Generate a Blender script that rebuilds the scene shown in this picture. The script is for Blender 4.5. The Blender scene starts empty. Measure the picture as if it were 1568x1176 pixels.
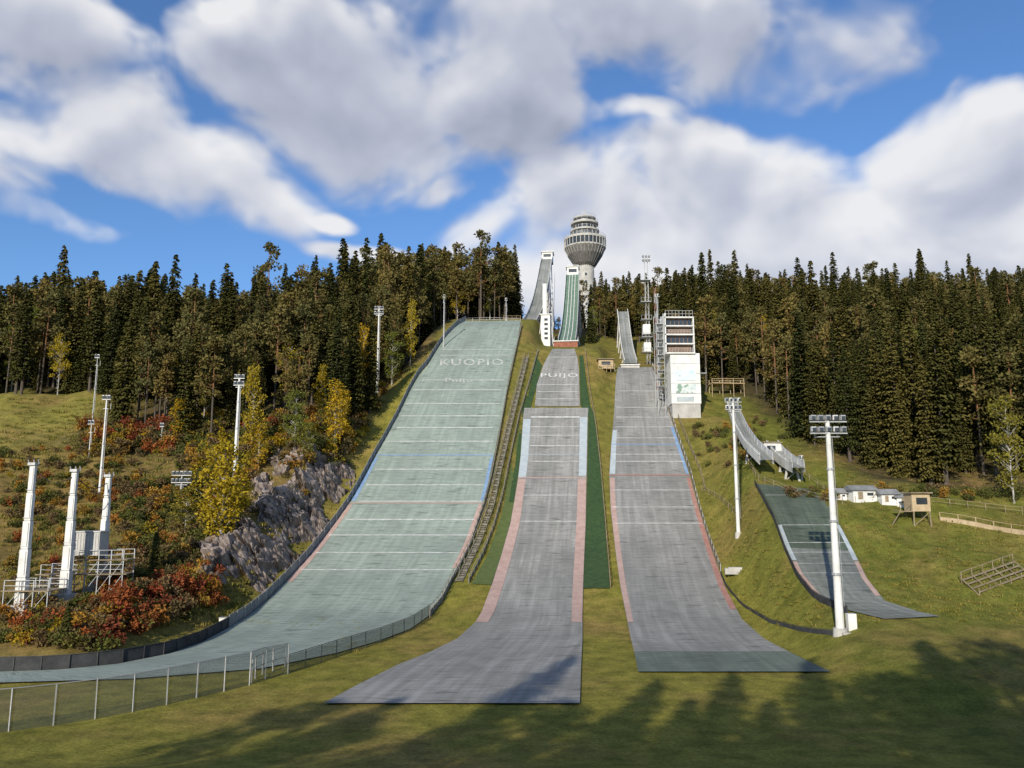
import bpy, math, random
import numpy as np
from mathutils import Vector, Matrix, noise as mn
random.seed(7); rng=np.random.default_rng(7)
scene=bpy.context.scene
# ---------------------------------------------------------------- survey helpers
F=1220.0; TH=math.radians(9.0); CX,CY=784.0,588.0
def ray(px,py):
    px=np.asarray(px,float); py=np.asarray(py,float)
    v=(CY-py)/F
    yc=math.cos(TH)-v*math.sin(TH); zc=math.sin(TH)+v*math.cos(TH)
    return (px-CX)/F/yc, zc/yc          # X/Y , Z/Y
def elev(py): return float(ray(0,py)[1])
def tab(*p):
    p=np.array(p,float).reshape(-1,2); ys=np.arange(-400,3001,0.5)
    z=np.interp(ys,p[:,0],p[:,1])
    k=np.hanning(17); k/=k.sum()
    zs=np.convolve(np.pad(z,8,mode='edge'),k,'valid')
    return zs
near=[-400,12,-60,9,-20,2,0,-1.75,15,-6,30,-10,45,-13.3,55,-13.9]
far=[400,80,520,78,800,55,1400,0,3000,-20]
A=tab(*near,85,-14,95,-13.7,105,-12.8,118,-9.6,130,-4.4,150,7.9,170,21.5,190,35.1,203,43.3,215,49.9,230,55.9,240,58,260,61,300,69,*far)
B=tab(*near,85,-14,95,-13.6,105,-12.6,118,-9.6,130,-5.3,150,6,170,19.5,185,30,200,40.6,206,42.5,215,44.5,240,50,260,58,300,69,*far)
C=tab(*near,85,-14,95,-13.4,105,-12.2,118,-9,130,-4.8,150,6,170,18.5,185,28.5,195,34.7,205,37.5,220,42,260,57,300,68,*far)
D=tab(*near,60,-13,77,-11.3,85,-10,100,-5.5,110,-1.5,120,2.3,140,9,160,15.5,180,23,200,32,220,42,240,50,260,57,300,68,*far)
E=tab(*near,72,-14,76,-13.8,80,-12.6,90,-10.5,104,-8.6,112,-5.8,120,-2,130,3,140,8.5,160,18.5,180,27,200,36,220,45,240,53,260,60,300,71,*far)
Fp=tab(*near,72,-14,76,-13.5,90,-9,110,-2,130,6,150,14,173,23.5,185,27,200,31,240,40,300,52,*far)
CU=[(-110,Fp),(-66,E),(-41,E),(-35,A),(-9.5,A),(-6,B),(9.5,B),(12.5,C),(28,C),(37,D),(400,D)]
YS0=-400.0
def T(X,Y):
    X=np.asarray(X,float); Y=np.asarray(Y,float)
    u=X-0.125*(np.clip(Y,0,260)-100)
    i=np.clip((Y-YS0)/0.5,0,6800); i0=np.floor(i).astype(int); i0=np.minimum(i0,6799); f=i-i0
    def prof(P): return P[i0]*(1-f)+P[i0+1]*f
    z=prof(CU[0][1])+0*u
    for k in range(1,len(CU)):
        if CU[k][1] is CU[k-1][1]: continue
        t=np.clip((u-CU[k-1][0])/(CU[k][0]-CU[k-1][0]),0,1); t=t*t*(3-2*t)
        z=z*(1-t)+prof(CU[k][1])*t
    out=np.clip((np.abs(u+2)-37)/14,0,1)*np.clip((Y-70)/30,0,1)
    bump=(np.sin(X*.31+Y*.17)+np.sin(X*.13-Y*.27+1.3)+.7*np.sin(X*.55+Y*.61)*np.cos(Y*.4-X*.2))*.45
    z=z+out*bump+0.10*np.sin(X*.22)*np.cos(Y*.19)*np.clip((60-Y)/10,0,1)
    side=np.clip((np.abs(X)-330)/1500,0,1); side=side*side*(3-2*side)
    return z*(1-side)+(-14)*side
YG=np.arange(42,420,0.5)
def hit(px,py,lift=0.0):
    px=np.atleast_1d(np.asarray(px,float)); py=np.atleast_1d(np.asarray(py,float))
    a,e=ray(px,py); res=np.zeros((len(px),3))
    for s in range(0,len(px),2000):
        aa=a[s:s+2000,None]; ee=e[s:s+2000,None]
        dd=T(aa*YG,YG[None,:]+0*aa)-ee*YG
        hitm=dd>=0; first=hitm.argmax(1); none=~hitm.any(1)
        first[none]=dd[none].argmax(1) if none.any() else first[none]
        r=np.arange(len(first)); f0=np.maximum(first-1,0)
        d1=dd[r,first]; d0=dd[r,f0]
        t=np.where((f0!=first)&~none,np.clip(d1/np.where(abs(d1-d0)<1e-9,1,d1-d0),0,1),0)
        Y=YG[first]-t*0.5
        X=aa[:,0]*Y; res[s:s+2000,0]=X; res[s:s+2000,1]=Y; res[s:s+2000,2]=T(X,Y)+lift
    return res
def hit1(px,py,lift=0.0): return Vector(hit([px],[py],lift)[0])
def at(px,py,Y):
    a,e=ray(px,py); return Vector((float(a)*Y,Y,float(e)*Y))
def Tz(x,y): return float(T(x,y))
# ---------------------------------------------------------------- materials
def new_mat(name):
    m=bpy.data.materials.new(name); m.use_nodes=True; nt=m.node_tree; nt.nodes.clear()
    o=nt.nodes.new('ShaderNodeOutputMaterial'); b=nt.nodes.new('ShaderNodeBsdfPrincipled')
    nt.links.new(b.outputs[0],o.inputs[0]); b.inputs['Specular IOR Level'].default_value=0.3
    return m,nt,b,o
def c4(c): return (c[0],c[1],c[2],1)
def noisy(name,c1,c2,scale=1.0,rough=0.8,bump=0.0,detail=4,coord='Object',metal=0,stretch=(1,1,1),spec=.3):
    m,nt,b,o=new_mat(name)
    tc=nt.nodes.new('ShaderNodeTexCoord'); mp=nt.nodes.new('ShaderNodeMapping'); mp.inputs['Scale'].default_value=stretch
    n=nt.nodes.new('ShaderNodeTexNoise'); n.inputs['Scale'].default_value=scale; n.inputs['Detail'].default_value=detail; n.inputs['Roughness'].default_value=.65
    r=nt.nodes.new('ShaderNodeValToRGB'); r.color_ramp.elements[0].position=.32; r.color_ramp.elements[1].position=.68
    r.color_ramp.elements[0].color=c4(c1); r.color_ramp.elements[1].color=c4(c2)
    nt.links.new(tc.outputs[coord],mp.inputs[0]); nt.links.new(mp.outputs[0],n.inputs['Vector']); nt.links.new(n.outputs[0],r.inputs[0]); nt.links.new(r.outputs[0],b.inputs['Base Color'])
    b.inputs['Roughness'].default_value=rough; b.inputs['Metallic'].default_value=metal; b.inputs['Specular IOR Level'].default_value=spec
    if bump:
        bp=nt.nodes.new('ShaderNodeBump'); bp.inputs['Strength'].default_value=bump; bp.inputs['Distance'].default_value=.3
        nt.links.new(n.outputs[0],bp.inputs['Height']); nt.links.new(bp.outputs[0],b.inputs['Normal'])
    return m
M={}
M['white']=noisy('white_paint',(.55,.55,.53),(.76,.76,.74),.6,.55)
M['conc']=noisy('concrete',(.34,.33,.31),(.5,.49,.46),.35,.85,.1)
M['steel']=noisy('galvanised_steel',(.33,.34,.35),(.48,.49,.5),1.5,.5,0,metal=.3)
M['dark']=noisy('dark_steel',(.03,.032,.035),(.07,.07,.07),1,.6)
M['wood']=noisy('weathered_wood',(.18,.14,.09),(.33,.27,.18),1.5,.85)
M['woodg']=noisy('grey_weathered_wood',(.17,.16,.135),(.30,.28,.24),1.5,.85)
M['woodl']=noisy('light_wood',(.36,.27,.16),(.5,.4,.26),1.5,.8)
M['glass']=noisy('window_glass',(.02,.025,.03),(.05,.06,.07),.5,.12,spec=.6)
M['brick']=noisy('red_brick',(.2,.07,.045),(.33,.14,.09),1.5,.9)
M['brown']=noisy('brown_cladding',(.16,.10,.07),(.25,.16,.11),.8,.8)
M['rib']=noisy('ribbed_dark_concrete',(.12,.115,.11),(.2,.195,.185),.6,.85)
M['line']=noisy('line_paint',(.36,.37,.36),(.66,.67,.65),.9,.8)
M['worn']=noisy('worn_letter_paint',(.28,.305,.28),(.56,.58,.55),.7,.85,detail=8)
M['blue']=noisy('blue_paint',(.15,.25,.42),(.24,.35,.50),.9,.8)
M['lblue']=noisy('pale_blue_mat',(.33,.39,.42),(.44,.49,.51),.9,.8)
M['pink']=noisy('faded_red_mat',(.36,.245,.21),(.46,.335,.295),.9,.85)
M['red']=noisy('red_mat',(.30,.14,.11),(.38,.22,.185),.9,.85)
M['dgreen']=noisy('dark_green_turf',(.022,.05,.018),(.045,.085,.028),1.2,.95)
M['mgreen']=noisy('green_turf',(.07,.10,.03),(.10,.13,.04),1.2,.95)
M['gmat']=noisy('green_track',(.09,.16,.11),(.16,.24,.18),.5,.8)
M['barr']=noisy('barrier_panel',(.16,.165,.165),(.27,.275,.275),.8,.8)
M['barrd']=noisy('dark_barrier_panel',(.025,.027,.03),(.06,.062,.065),.8,.8)
M['barrb']=noisy('brown_barrier',(.13,.105,.08),(.24,.2,.15),.8,.9)
M['rock']=noisy('granite_rock',(.08,.065,.057),(.38,.315,.275),.5,.95,.7,detail=10)
M['bark']=noisy('bark_grey',(.06,.05,.04),(.13,.105,.085),3,.95)
M['barko']=noisy('bark_orange',(.16,.075,.035),(.27,.14,.07),2,.95)
M['barkw']=noisy('bark_birch',(.12,.11,.1),(.6,.58,.54),3,.9,stretch=(1,1,.6))
def matting(name,c1,c2,c3,seams=.5):
    m,nt,b,o=new_mat(name); N=nt.nodes.new; Lk=nt.links.new
    uv=N('ShaderNodeUVMap'); uv.uv_map='UVMap'
    def nz(sx,sy,sc,det=5):
        mp=N('ShaderNodeMapping'); mp.inputs['Scale'].default_value=(sx,sy,1); n=N('ShaderNodeTexNoise'); n.noise_dimensions='2D'; n.inputs['Scale'].default_value=sc; n.inputs['Detail'].default_value=det; n.inputs['Roughness'].default_value=.6
        Lk(uv.outputs[0],mp.inputs[0]); Lk(mp.outputs[0],n.inputs['Vector']); return n
    a=nz(1.4,.06,1.0,4); bl=nz(.12,.10,1.0,8); fine=nz(.5,5,1.0,2); st=nz(.25,1.1,1.0,5)
    r1=N('ShaderNodeMixRGB'); r1.inputs[1].default_value=c4(c1); r1.inputs[2].default_value=c4(c2)
    mr=N('ShaderNodeMapRange'); mr.inputs[1].default_value=.35; mr.inputs[2].default_value=.65; Lk(a.outputs[0],mr.inputs[0]); Lk(mr.outputs[0],r1.inputs[0])
    r2=N('ShaderNodeMixRGB'); r2.inputs[2].default_value=c4(c3); mr2=N('ShaderNodeMapRange'); mr2.inputs[1].default_value=.42; mr2.inputs[2].default_value=.72; mr2.inputs[4].default_value=.8
    Lk(bl.outputs[0],mr2.inputs[0]); Lk(mr2.outputs[0],r2.inputs[0]); Lk(r1.outputs[0],r2.inputs[1])
    r2b=N('ShaderNodeMixRGB'); r2b.inputs[2].default_value=c4([x*.55 for x in c3]); ms_=N('ShaderNodeMapRange'); ms_.inputs[1].default_value=.60; ms_.inputs[2].default_value=.72; ms_.inputs[4].default_value=.75
    Lk(st.outputs[0],ms_.inputs[0]); Lk(ms_.outputs[0],r2b.inputs[0]); Lk(r2.outputs[0],r2b.inputs[1])
    sp=N('ShaderNodeSeparateXYZ'); Lk(uv.outputs[0],sp.inputs[0])
    md=N('ShaderNodeMath'); md.operation='PINGPONG'; md.inputs[1].default_value=.62; Lk(sp.outputs[1],md.inputs[0])
    mr3=N('ShaderNodeMapRange'); mr3.inputs[1].default_value=0; mr3.inputs[2].default_value=.3; mr3.inputs[3].default_value=1-.25*seams; mr3.inputs[4].default_value=1; Lk(md.outputs[0],mr3.inputs[0])
    mr4=N('ShaderNodeMapRange'); mr4.inputs[1].default_value=.3; mr4.inputs[2].default_value=.7; mr4.inputs[3].default_value=.82; mr4.inputs[4].default_value=1.12; Lk(fine.outputs[0],mr4.inputs[0])
    mu=N('ShaderNodeMath'); mu.operation='MULTIPLY'; Lk(mr3.outputs[0],mu.inputs[0]); Lk(mr4.outputs[0],mu.inputs[1])
    r3=N('ShaderNodeMixRGB'); r3.blend_type='MULTIPLY'; r3.inputs[0].default_value=1; Lk(r2b.outputs[0],r3.inputs[1])
    cb=N('ShaderNodeCombineXYZ'); [Lk(mu.outputs[0],cb.inputs[i]) for i in range(3)]; Lk(cb.outputs[0],r3.inputs[2])
    Lk(r3.outputs[0],b.inputs['Base Color']); b.inputs['Roughness'].default_value=.75
    return m
M['matL']=matting('pale_green_ski_matting',(.24,.292,.252),(.30,.358,.312),(.205,.245,.215),.35)
M['matC']=matting('grey_ski_matting',(.235,.234,.22),(.325,.322,.305),(.185,.187,.175),.35)
M['matR']=matting('grey_ski_matting_b',(.225,.224,.212),(.305,.302,.287),(.18,.182,.172),.35)
M['matG']=matting('dark_green_ski_matting',(.12,.155,.125),(.17,.205,.17),(.10,.12,.10))
M['matS']=matting('small_hill_matting',(.15,.165,.15),(.22,.235,.215),(.12,.13,.115))
M['matSG']=matting('small_hill_green_matting',(.07,.095,.07),(.11,.135,.10),(.06,.075,.055))
M['track']=matting('inrun_track',(.22,.23,.22),(.3,.31,.29),(.14,.16,.14))
def foliage(name,cols,trans=.25,nscale=.9):
    m,nt,b,o=new_mat(name); N=nt.nodes.new; Lk=nt.links.new
    oi=N('ShaderNodeObjectInfo'); r=N('ShaderNodeValToRGB'); el=r.color_ramp.elements
    el[0].color=c4(cols[0]); el[1].color=c4(cols[-1])
    for i in range(1,len(cols)-1):
        x=el.new(i/(len(cols)-1)); x.color=c4(cols[i])
    Lk(oi.outputs['Random'],r.inputs[0])
    tc=N('ShaderNodeTexCoord'); n=N('ShaderNodeTexNoise'); n.inputs['Scale'].default_value=nscale; n.inputs['Detail'].default_value=2; Lk(tc.outputs['Object'],n.inputs['Vector'])
    mr=N('ShaderNodeMapRange'); mr.inputs[1].default_value=.3; mr.inputs[2].default_value=.7; mr.inputs[3].default_value=.5; mr.inputs[4].default_value=1.5; Lk(n.outputs[0],mr.inputs[0])
    cb=N('ShaderNodeCombineXYZ'); [Lk(mr.outputs[0],cb.inputs[i]) for i in range(3)]
    mx=N('ShaderNodeMixRGB'); mx.blend_type='MULTIPLY'; mx.inputs[0].default_value=1; Lk(r.outputs[0],mx.inputs[1]); Lk(cb.outputs[0],mx.inputs[2])
    d=N('ShaderNodeBsdfDiffuse'); Lk(mx.outputs[0],d.inputs[0]); nt.nodes.remove(b)
    if trans<=0:
        Lk(d.outputs[0],o.inputs[0]); return m
    t=N('ShaderNodeBsdfTranslucent'); Lk(mx.outputs[0],t.inputs[0]); ms=N('ShaderNodeMixShader'); ms.inputs[0].default_value=trans
    Lk(d.outputs[0],ms.inputs[1]); Lk(t.outputs[0],ms.inputs[2]); Lk(ms.outputs[0],o.inputs[0]); return m
M['spruce']=foliage('spruce_needles',[(.036,.043,.015),(.078,.073,.021),(.045,.052,.018),(.108,.092,.026),(.058,.06,.02)],0)
M['pine']=foliage('pine_needles',[(.08,.08,.03),(.145,.115,.036),(.09,.09,.036),(.17,.13,.042)],0)
M['byel']=foliage('birch_leaves_yellow',[(.42,.29,.02),(.34,.27,.03),(.48,.31,.025),(.32,.28,.04)],.3)
M['bgrn']=foliage('birch_leaves_olive',[(.19,.18,.035),(.25,.21,.04),(.15,.17,.035),(.28,.22,.04)],.3)
M['bred']=foliage('bush_leaves_red',[(.24,.055,.03),(.33,.11,.035),(.18,.05,.03),(.38,.17,.04)],.2,2)
M['bora']=foliage('bush_leaves_orange',[(.36,.17,.035),(.30,.19,.04),(.40,.22,.04),(.24,.16,.035)],.2,2)
M['bgre']=foliage('bush_leaves_green',[(.09,.105,.028),(.125,.13,.035),(.075,.09,.03),(.16,.14,.04)],.2,2)
M['bbrn']=foliage('bush_leaves_brown',[(.17,.12,.055),(.13,.10,.045),(.21,.14,.07),(.12,.10,.045)],.2,2)
M['tuft']=foliage('grass_blades',[(.17,.165,.035),(.24,.195,.05),(.13,.14,.03),(.27,.21,.07)],.2,2)
def net(name,col,alpha):
    m,nt,b,o=new_mat(name); N=nt.nodes.new
    b.inputs['Base Color'].default_value=c4(col); t=N('ShaderNodeBsdfTransparent'); ms=N('ShaderNodeMixShader')
    tc=N('ShaderNodeTexCoord'); n=N('ShaderNodeTexNoise'); n.inputs['Scale'].default_value=14; nt.links.new(tc.outputs['Object'],n.inputs['Vector'])
    mr=N('ShaderNodeMapRange'); mr.inputs[1].default_value=.35; mr.inputs[2].default_value=.65; mr.inputs[3].default_value=alpha-.12; mr.inputs[4].default_value=alpha+.12
    nt.links.new(n.outputs[0],mr.inputs[0]); nt.links.new(mr.outputs[0],ms.inputs[0])
    nt.links.new(t.outputs[0],ms.inputs[1]); nt.links.new(b.outputs[0],ms.inputs[2]); nt.links.new(ms.outputs[0],o.inputs[0]); return m
M['net']=net('wire_netting',(.10,.11,.10),.42)
M['netg']=net('green_netting',(.09,.11,.07),.6)
# ---------------------------------------------------------------- mesh builder
class MB:
    def __init__(s): s.v=[]; s.f=[]; s.m=[]; s.uv={}
    def add(s,vs,fs,m=0):
        o=len(s.v); s.v+= [tuple(x) for x in vs]; s.f+=[tuple(o+i for i in f) for f in fs]; s.m+=[m]*len(fs)
    def box(s,c,d,rot=0,m=0):
        co,si=math.cos(rot),math.sin(rot); vs=[]
        for z in(-.5,.5):
            for y in(-.5,.5):
                for x in(-.5,.5):
                    X,Y=x*d[0],y*d[1]; vs.append((c[0]+X*co-Y*si,c[1]+X*si+Y*co,c[2]+z*d[2]))
        s.add(vs,[(0,2,3,1),(4,5,7,6),(0,1,5,4),(2,6,7,3),(0,4,6,2),(1,3,7,5)],m)
    def cyl(s,p,q,r1,r2=None,n=8,m=0,cap=True):
        p=Vector(p);q=Vector(q); r2=r1 if r2 is None else r2
        d=(q-p); 
        if d.length<1e-6: return
        d.normalize(); a=d.cross(Vector((0,0,1)))
        if a.length<1e-3: a=Vector((1,0,0))
        a.normalize(); b=d.cross(a); vs=[]
        for c,r in((p,r1),(q,r2)):
            for i in range(n):
                t=2*math.pi*i/n+math.pi/n; vs.append(c+a*math.cos(t)*r+b*math.sin(t)*r)
        fs=[(i,(i+1)%n,n+(i+1)%n,n+i) for i in range(n)]
        if cap: fs+=[tuple(range(n-1,-1,-1)),tuple(range(n,2*n))]
        s.add(vs,fs,m)
    def beam(s,p,q,w,m=0): s.cyl(p,q,w*.7,n=4,m=m)
    def lathe(s,c,prof,n=24,m=0):
        for (r0,z0,mm),(r1,z1,_) in zip(prof[:-1],prof[1:]):
            vs=[]
            for r,z in((r0,z0),(r1,z1)):
                for i in range(n):
                    t=2*math.pi*i/n; vs.append((c[0]+r*math.cos(t),c[1]+r*math.sin(t),z))
            s.add(vs,[(i,(i+1)%n,n+(i+1)%n,n+i) for i in range(n)],mm)
    def build(s,name,mats,parent=None,smooth=False,uvs=None):
        me=bpy.data.meshes.new(name); me.from_pydata(s.v,[],s.f); 
        for k in mats: me.materials.append(M[k])
        me.polygons.foreach_set('material_index',s.m)
        if smooth: me.polygons.foreach_set('use_smooth',[True]*len(s.f))
        if uvs is not None:
            l=me.uv_layers.new(name='UVMap'); vi=np.zeros(len(me.loops),int); me.loops.foreach_get('vertex_index',vi)
            l.data.foreach_set('uv',np.asarray(uvs)[vi].astype(np.float32).ravel())
        me.update(); ob=bpy.data.objects.new(name,me); scene.collection.objects.link(ob)
        if parent: ob.parent=parent
        return ob
def empty(name,loc=(0,0,0)):
    e=bpy.data.objects.new(name,None); e.location=(0,0,0); scene.collection.objects.link(e); return e
def dens(P,n):
    P=np.array(P,float); d=np.r_[0,np.cumsum(np.hypot(*np.diff(P,axis=0).T))]; t=np.linspace(0,d[-1],n)
    return np.c_[np.interp(t,d,P[:,0]),np.interp(t,d,P[:,1])]
def ribbon(name,Lp,Rp,mat,lift=.15,cols=10,sub=6,parent=None):
    Lp=np.array(Lp,float);Rp=np.array(Rp,float); k=np.arange(len(Lp)); kk=np.linspace(0,len(Lp)-1,(len(Lp)-1)*sub+1)
    Ld=np.c_[np.interp(kk,k,Lp[:,0]),np.interp(kk,k,Lp[:,1])]; Rd=np.c_[np.interp(kk,k,Rp[:,0]),np.interp(kk,k,Rp[:,1])]
    t=np.linspace(0,1,cols+1); G=Ld[:,None,:]*(1-t)[None,:,None]+Rd[:,None,:]*t[None,:,None]
    P=hit(G[...,0].ravel(),G[...,1].ravel(),lift); nr=len(kk); nc=cols+1
    P3=P.reshape(nr,nc,3); along=np.r_[0,np.cumsum(np.linalg.norm(np.diff(P3[:,nc//2],axis=0),axis=1))]
    ac=np.concatenate([np.zeros((nr,1)),np.cumsum(np.linalg.norm(np.diff(P3,axis=1),axis=2),axis=1)],1); ac=ac-ac[:,nc//2:nc//2+1]
    uv=np.stack([ac,np.repeat(along[:,None],nc,1)],-1).reshape(-1,2)
    b=MB(); fs=[(i*nc+j,(i+1)*nc+j,(i+1)*nc+j+1,i*nc+j+1) for i in range(nr-1) for j in range(nc-1)]
    b.add(P.tolist(),fs); return b.build(name,[mat],parent,smooth=True,uvs=uv)
def cross_lines(name,rows,mat,wid,lift,parent,n=14,jit=0.0):
    b=MB()
    for (x0,x1,y) in rows:
        xs=np.linspace(x0,x1,n); P=hit(xs,np.full(n,y),lift)
        v=[];
        for p in P:
            for s in(-.5,.5):
                Y=p[1]+s*wid; v.append((p[0]+.125*s*wid,Y,Tz(p[0]+.125*s*wid,Y)+lift))
        b.add(v,[(2*i,2*i+2,2*i+3,2*i+1) for i in range(n-1)])
    return b.build(name,[mat],parent)
def poly3(pts,n=None,step=3.0,lift=0):
    D=dens(pts,max(60,len(pts)*12)); P=hit(D[:,0],D[:,1],lift)
    d=np.r_[0,np.cumsum(np.linalg.norm(np.diff(P,axis=0),axis=1))]; m=max(2,int(d[-1]/step)+1) if n is None else n
    t=np.linspace(0,d[-1],m); return [Vector((np.interp(x,d,P[:,0]),np.interp(x,d,P[:,1]),np.interp(x,d,P[:,2]))) for x in t]
def fence(name,pts,h,step,mats,post=.06,rails=(1.0,),panel=None,parent=None,lift=0,rail=.05,panel_lo=0.0):
    P=poly3(pts,step=step,lift=lift); b=MB()
    for p in P: b.beam(p-Vector((0,0,.3)),p+Vector((random.uniform(-.03,.03),random.uniform(-.03,.03),h*random.uniform(.98,1.04))),post,0)
    for p,q in zip(P[:-1],P[1:]):
        for r in rails: b.beam(p+Vector((0,0,h*r)),q+Vector((0,0,h*r)),rail,0)
        if panel is not None:
            z0=Vector((0,0,panel_lo)); z1=Vector((0,0,h*panel)); s=Vector((.03,-.03,0))
            b.add([p+z0-s,q+z0-s,q+z1-s,p+z1-s],[(0,1,2,3)],1)
    return b.build(name,mats,parent)
# ---------------------------------------------------------------- terrain
xs=np.unique(np.r_[np.linspace(-3000,-300,16),np.linspace(-300,-130,30),np.arange(-130,150,1.6),np.linspace(150,320,30),np.linspace(320,3000,16)])
ys=np.unique(np.r_[np.linspace(-2500,-300,10),np.linspace(-300,30,34),np.arange(30,300,1.6),np.linspace(300,520,40),np.linspace(520,3000,20)])
XX,YY=np.meshgrid(xs,ys); ZZ=T(XX,np.clip(YY,-400,3000))
nx,ny=len(xs),len(ys); V=np.stack([XX,YY,ZZ],-1).reshape(-1,3)
me=bpy.data.meshes.new('ground'); 
idx=np.arange(nx*ny).reshape(ny,nx); Fc=np.stack([idx[:-1,:-1],idx[:-1,1:],idx[1:,1:],idx[1:,:-1]],-1).reshape(-1,4)
me.from_pydata(V.tolist(),[],Fc.tolist()); me.polygons.foreach_set('use_smooth',[True]*len(Fc))
UU=XX-.125*(np.clip(YY,0,260)-100)
def sm(x,a,b): 
    t=np.clip((x-a)/(b-a),0,1); return t*t*(3-2*t)
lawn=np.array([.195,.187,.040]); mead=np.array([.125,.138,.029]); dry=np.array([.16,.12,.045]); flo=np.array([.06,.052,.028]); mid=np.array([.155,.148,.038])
colr=np.zeros(XX.shape+(3,))+lawn
wr=sm(UU,28,36)[...,None]; colr=colr*(1-wr)+mead*wr
wl=(sm(-UU,34,40)*sm(YY,74,80))[...,None]; colr=colr*(1-wl)+dry*wl
wf=(sm(-UU,80,100)*sm(YY,125,150))[...,None]; colr=colr*(1-wf)+np.array([.19,.18,.045])*wf
wm=(sm(YY,110,150)*(1-sm(abs(UU),30,36)))[...,None]; colr=colr*(1-wm)+mid*wm
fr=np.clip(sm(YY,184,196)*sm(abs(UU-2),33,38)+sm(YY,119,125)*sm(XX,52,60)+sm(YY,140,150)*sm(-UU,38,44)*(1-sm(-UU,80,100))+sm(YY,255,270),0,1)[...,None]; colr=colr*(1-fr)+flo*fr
ca=me.color_attributes.new('zone','FLOAT_COLOR','POINT'); ca.data.foreach_set('color',np.concatenate([colr,np.ones(XX.shape+(1,))],-1).astype(np.float32).ravel())
m,nt,b,o=new_mat('ground_grass'); N=nt.nodes.new; Lk=nt.links.new
at_=N('ShaderNodeVertexColor'); at_.layer_name='zone'; tc=N('ShaderNodeTexCoord')
def gn(sc,det=6,rg=.6,st=(1,1,1)):
    n=N('ShaderNodeTexNoise'); n.noise_dimensions='2D'; n.inputs['Scale'].default_value=sc; n.inputs['Detail'].default_value=det; n.inputs['Roughness'].default_value=rg
    mp=N('ShaderNodeMapping'); mp.inputs['Scale'].default_value=st; Lk(tc.outputs['Object'],mp.inputs[0]); Lk(mp.outputs[0],n.inputs['Vector']); return n
n1=gn(.06,6,.65); n2=gn(.45,6,.7); n3=gn(4,3,.7)
mx=N('ShaderNodeMixRGB'); mx.blend_type='MIX'; mx.inputs[2].default_value=(.24,.165,.07,1); Lk(at_.outputs[0],mx.inputs[1])
mr=N('ShaderNodeMapRange'); mr.inputs[1].default_value=.46; mr.inputs[2].default_value=.75; mr.inputs[4].default_value=.75; Lk(n1.outputs[0],mr.inputs[0]); Lk(mr.outputs[0],mx.inputs[0])
mx2=N('ShaderNodeMixRGB'); mx2.blend_type='MULTIPLY'; mx2.inputs[0].default_value=1; Lk(mx.outputs[0],mx2.inputs[1])
cr=N('ShaderNodeValToRGB'); e=cr.color_ramp.elements; e[0].position=.3; e[0].color=(.6,.62,.5,1); e[1].position=.72; e[1].color=(1.4,1.3,1.15,1); Lk(n2.outputs[0],cr.inputs[0]); Lk(cr.outputs[0],mx2.inputs[2])
mx3=N('ShaderNodeMixRGB'); mx3.blend_type='MULTIPLY'; mx3.inputs[0].default_value=1; cr3=N('ShaderNodeValToRGB'); e=cr3.color_ramp.elements; e[0].position=.3; e[0].color=(.7,.7,.7,1); e[1].position=.7; e[1].color=(1.25,1.25,1.25,1)
Lk(n3.outputs[0],cr3.inputs[0]); Lk(mx2.outputs[0],mx3.inputs[1]); Lk(cr3.outputs[0],mx3.inputs[2]); Lk(mx3.outputs[0],b.inputs['Base Color']); b.inputs['Roughness'].default_value=.95; b.inputs['Specular IOR Level'].default_value=.1
bp=N('ShaderNodeBump'); bp.inputs['Strength'].default_value=.5; bp.inputs['Distance'].default_value=.25; Lk(n2.outputs[0],bp.inputs['Height']); Lk(bp.outputs[0],b.inputs['Normal'])
me.materials.append(m); ground=bpy.data.objects.new('ground',me); scene.collection.objects.link(ground)
# ---------------------------------------------------------------- landing slopes
def tb(rows): 
    r=np.array(rows,float); return (lambda y: float(np.interp(y,r[:,0],r[:,1]))),(lambda y: float(np.interp(y,r[:,0],r[:,2])))
LH=[(492,712,797),(500,697,796),(520,680,793),(540,667,788),(560,655,783),(575,642,780),(600,627,775),(640,608,768),(680,586,760),(700,575,756),(740,553,748),(770,536,741),(800,515,731),(830,492,721),(860,468,707),(890,440,692),(920,410,676),(945,380,656)]
Lp=[(l,y) for y,l,r in LH]+[(352,962),(310,985),(260,1003),(180,1019),(90,1028),(0,1031),(-150,1034)]
Rp=[(r,y) for y,l,r in LH]+[(628,965),(580,983),(515,1002),(400,1026),(200,1042),(0,1048),(-150,1056)]
H1=empty('ski_jump_landing_slope'); ribbon('matting_surface',Lp,Rp,'matL',.15,14,6,H1)
fl,fr_=tb(LH)
cross_lines('distance_lines',[(fl(y)+random.uniform(3,14),fr_(y)-random.uniform(3,12),y) for y in (536,545,583,598,619,638,656,677,720,744,769,797,821,848,874)],'line',.22,.19,H1)
cross_lines('blue_line',[(fl(699),fr_(699),698)],'blue',.3,.19,H1)
cross_lines('red_line',[(fl(772),fr_(772),772)],'pink',.25,.20,H1)
def edge_strip(name,f,ya,yb,wa,wb,mat,parent,side,lift=.18,n=9):
    yy=np.linspace(ya,yb,n); w=np.linspace(wa,wb,n)
    a=[(f(y)+side*.5,y) for y in yy]; c=[(f(y)+side*ww,y) for y,ww in zip(yy,w)]
    return ribbon(name,a if side>0 else c,c if side>0 else a,mat,lift,2,3,parent)
edge_strip('blue_edge',fl,701,768,5,7,'blue',H1,1); edge_strip('blue_edge',fr_,701,768,5,6,'blue',H1,-1)
edge_strip('red_edge',fl,774,893,7,10,'pink',H1,1); edge_strip('red_edge',fr_,774,872,7,9,'pink',H1,-1)
CH=[(535,846,880),(548,838,884),(560,832,886),(590,822,887),(623,819,888)]
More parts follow.
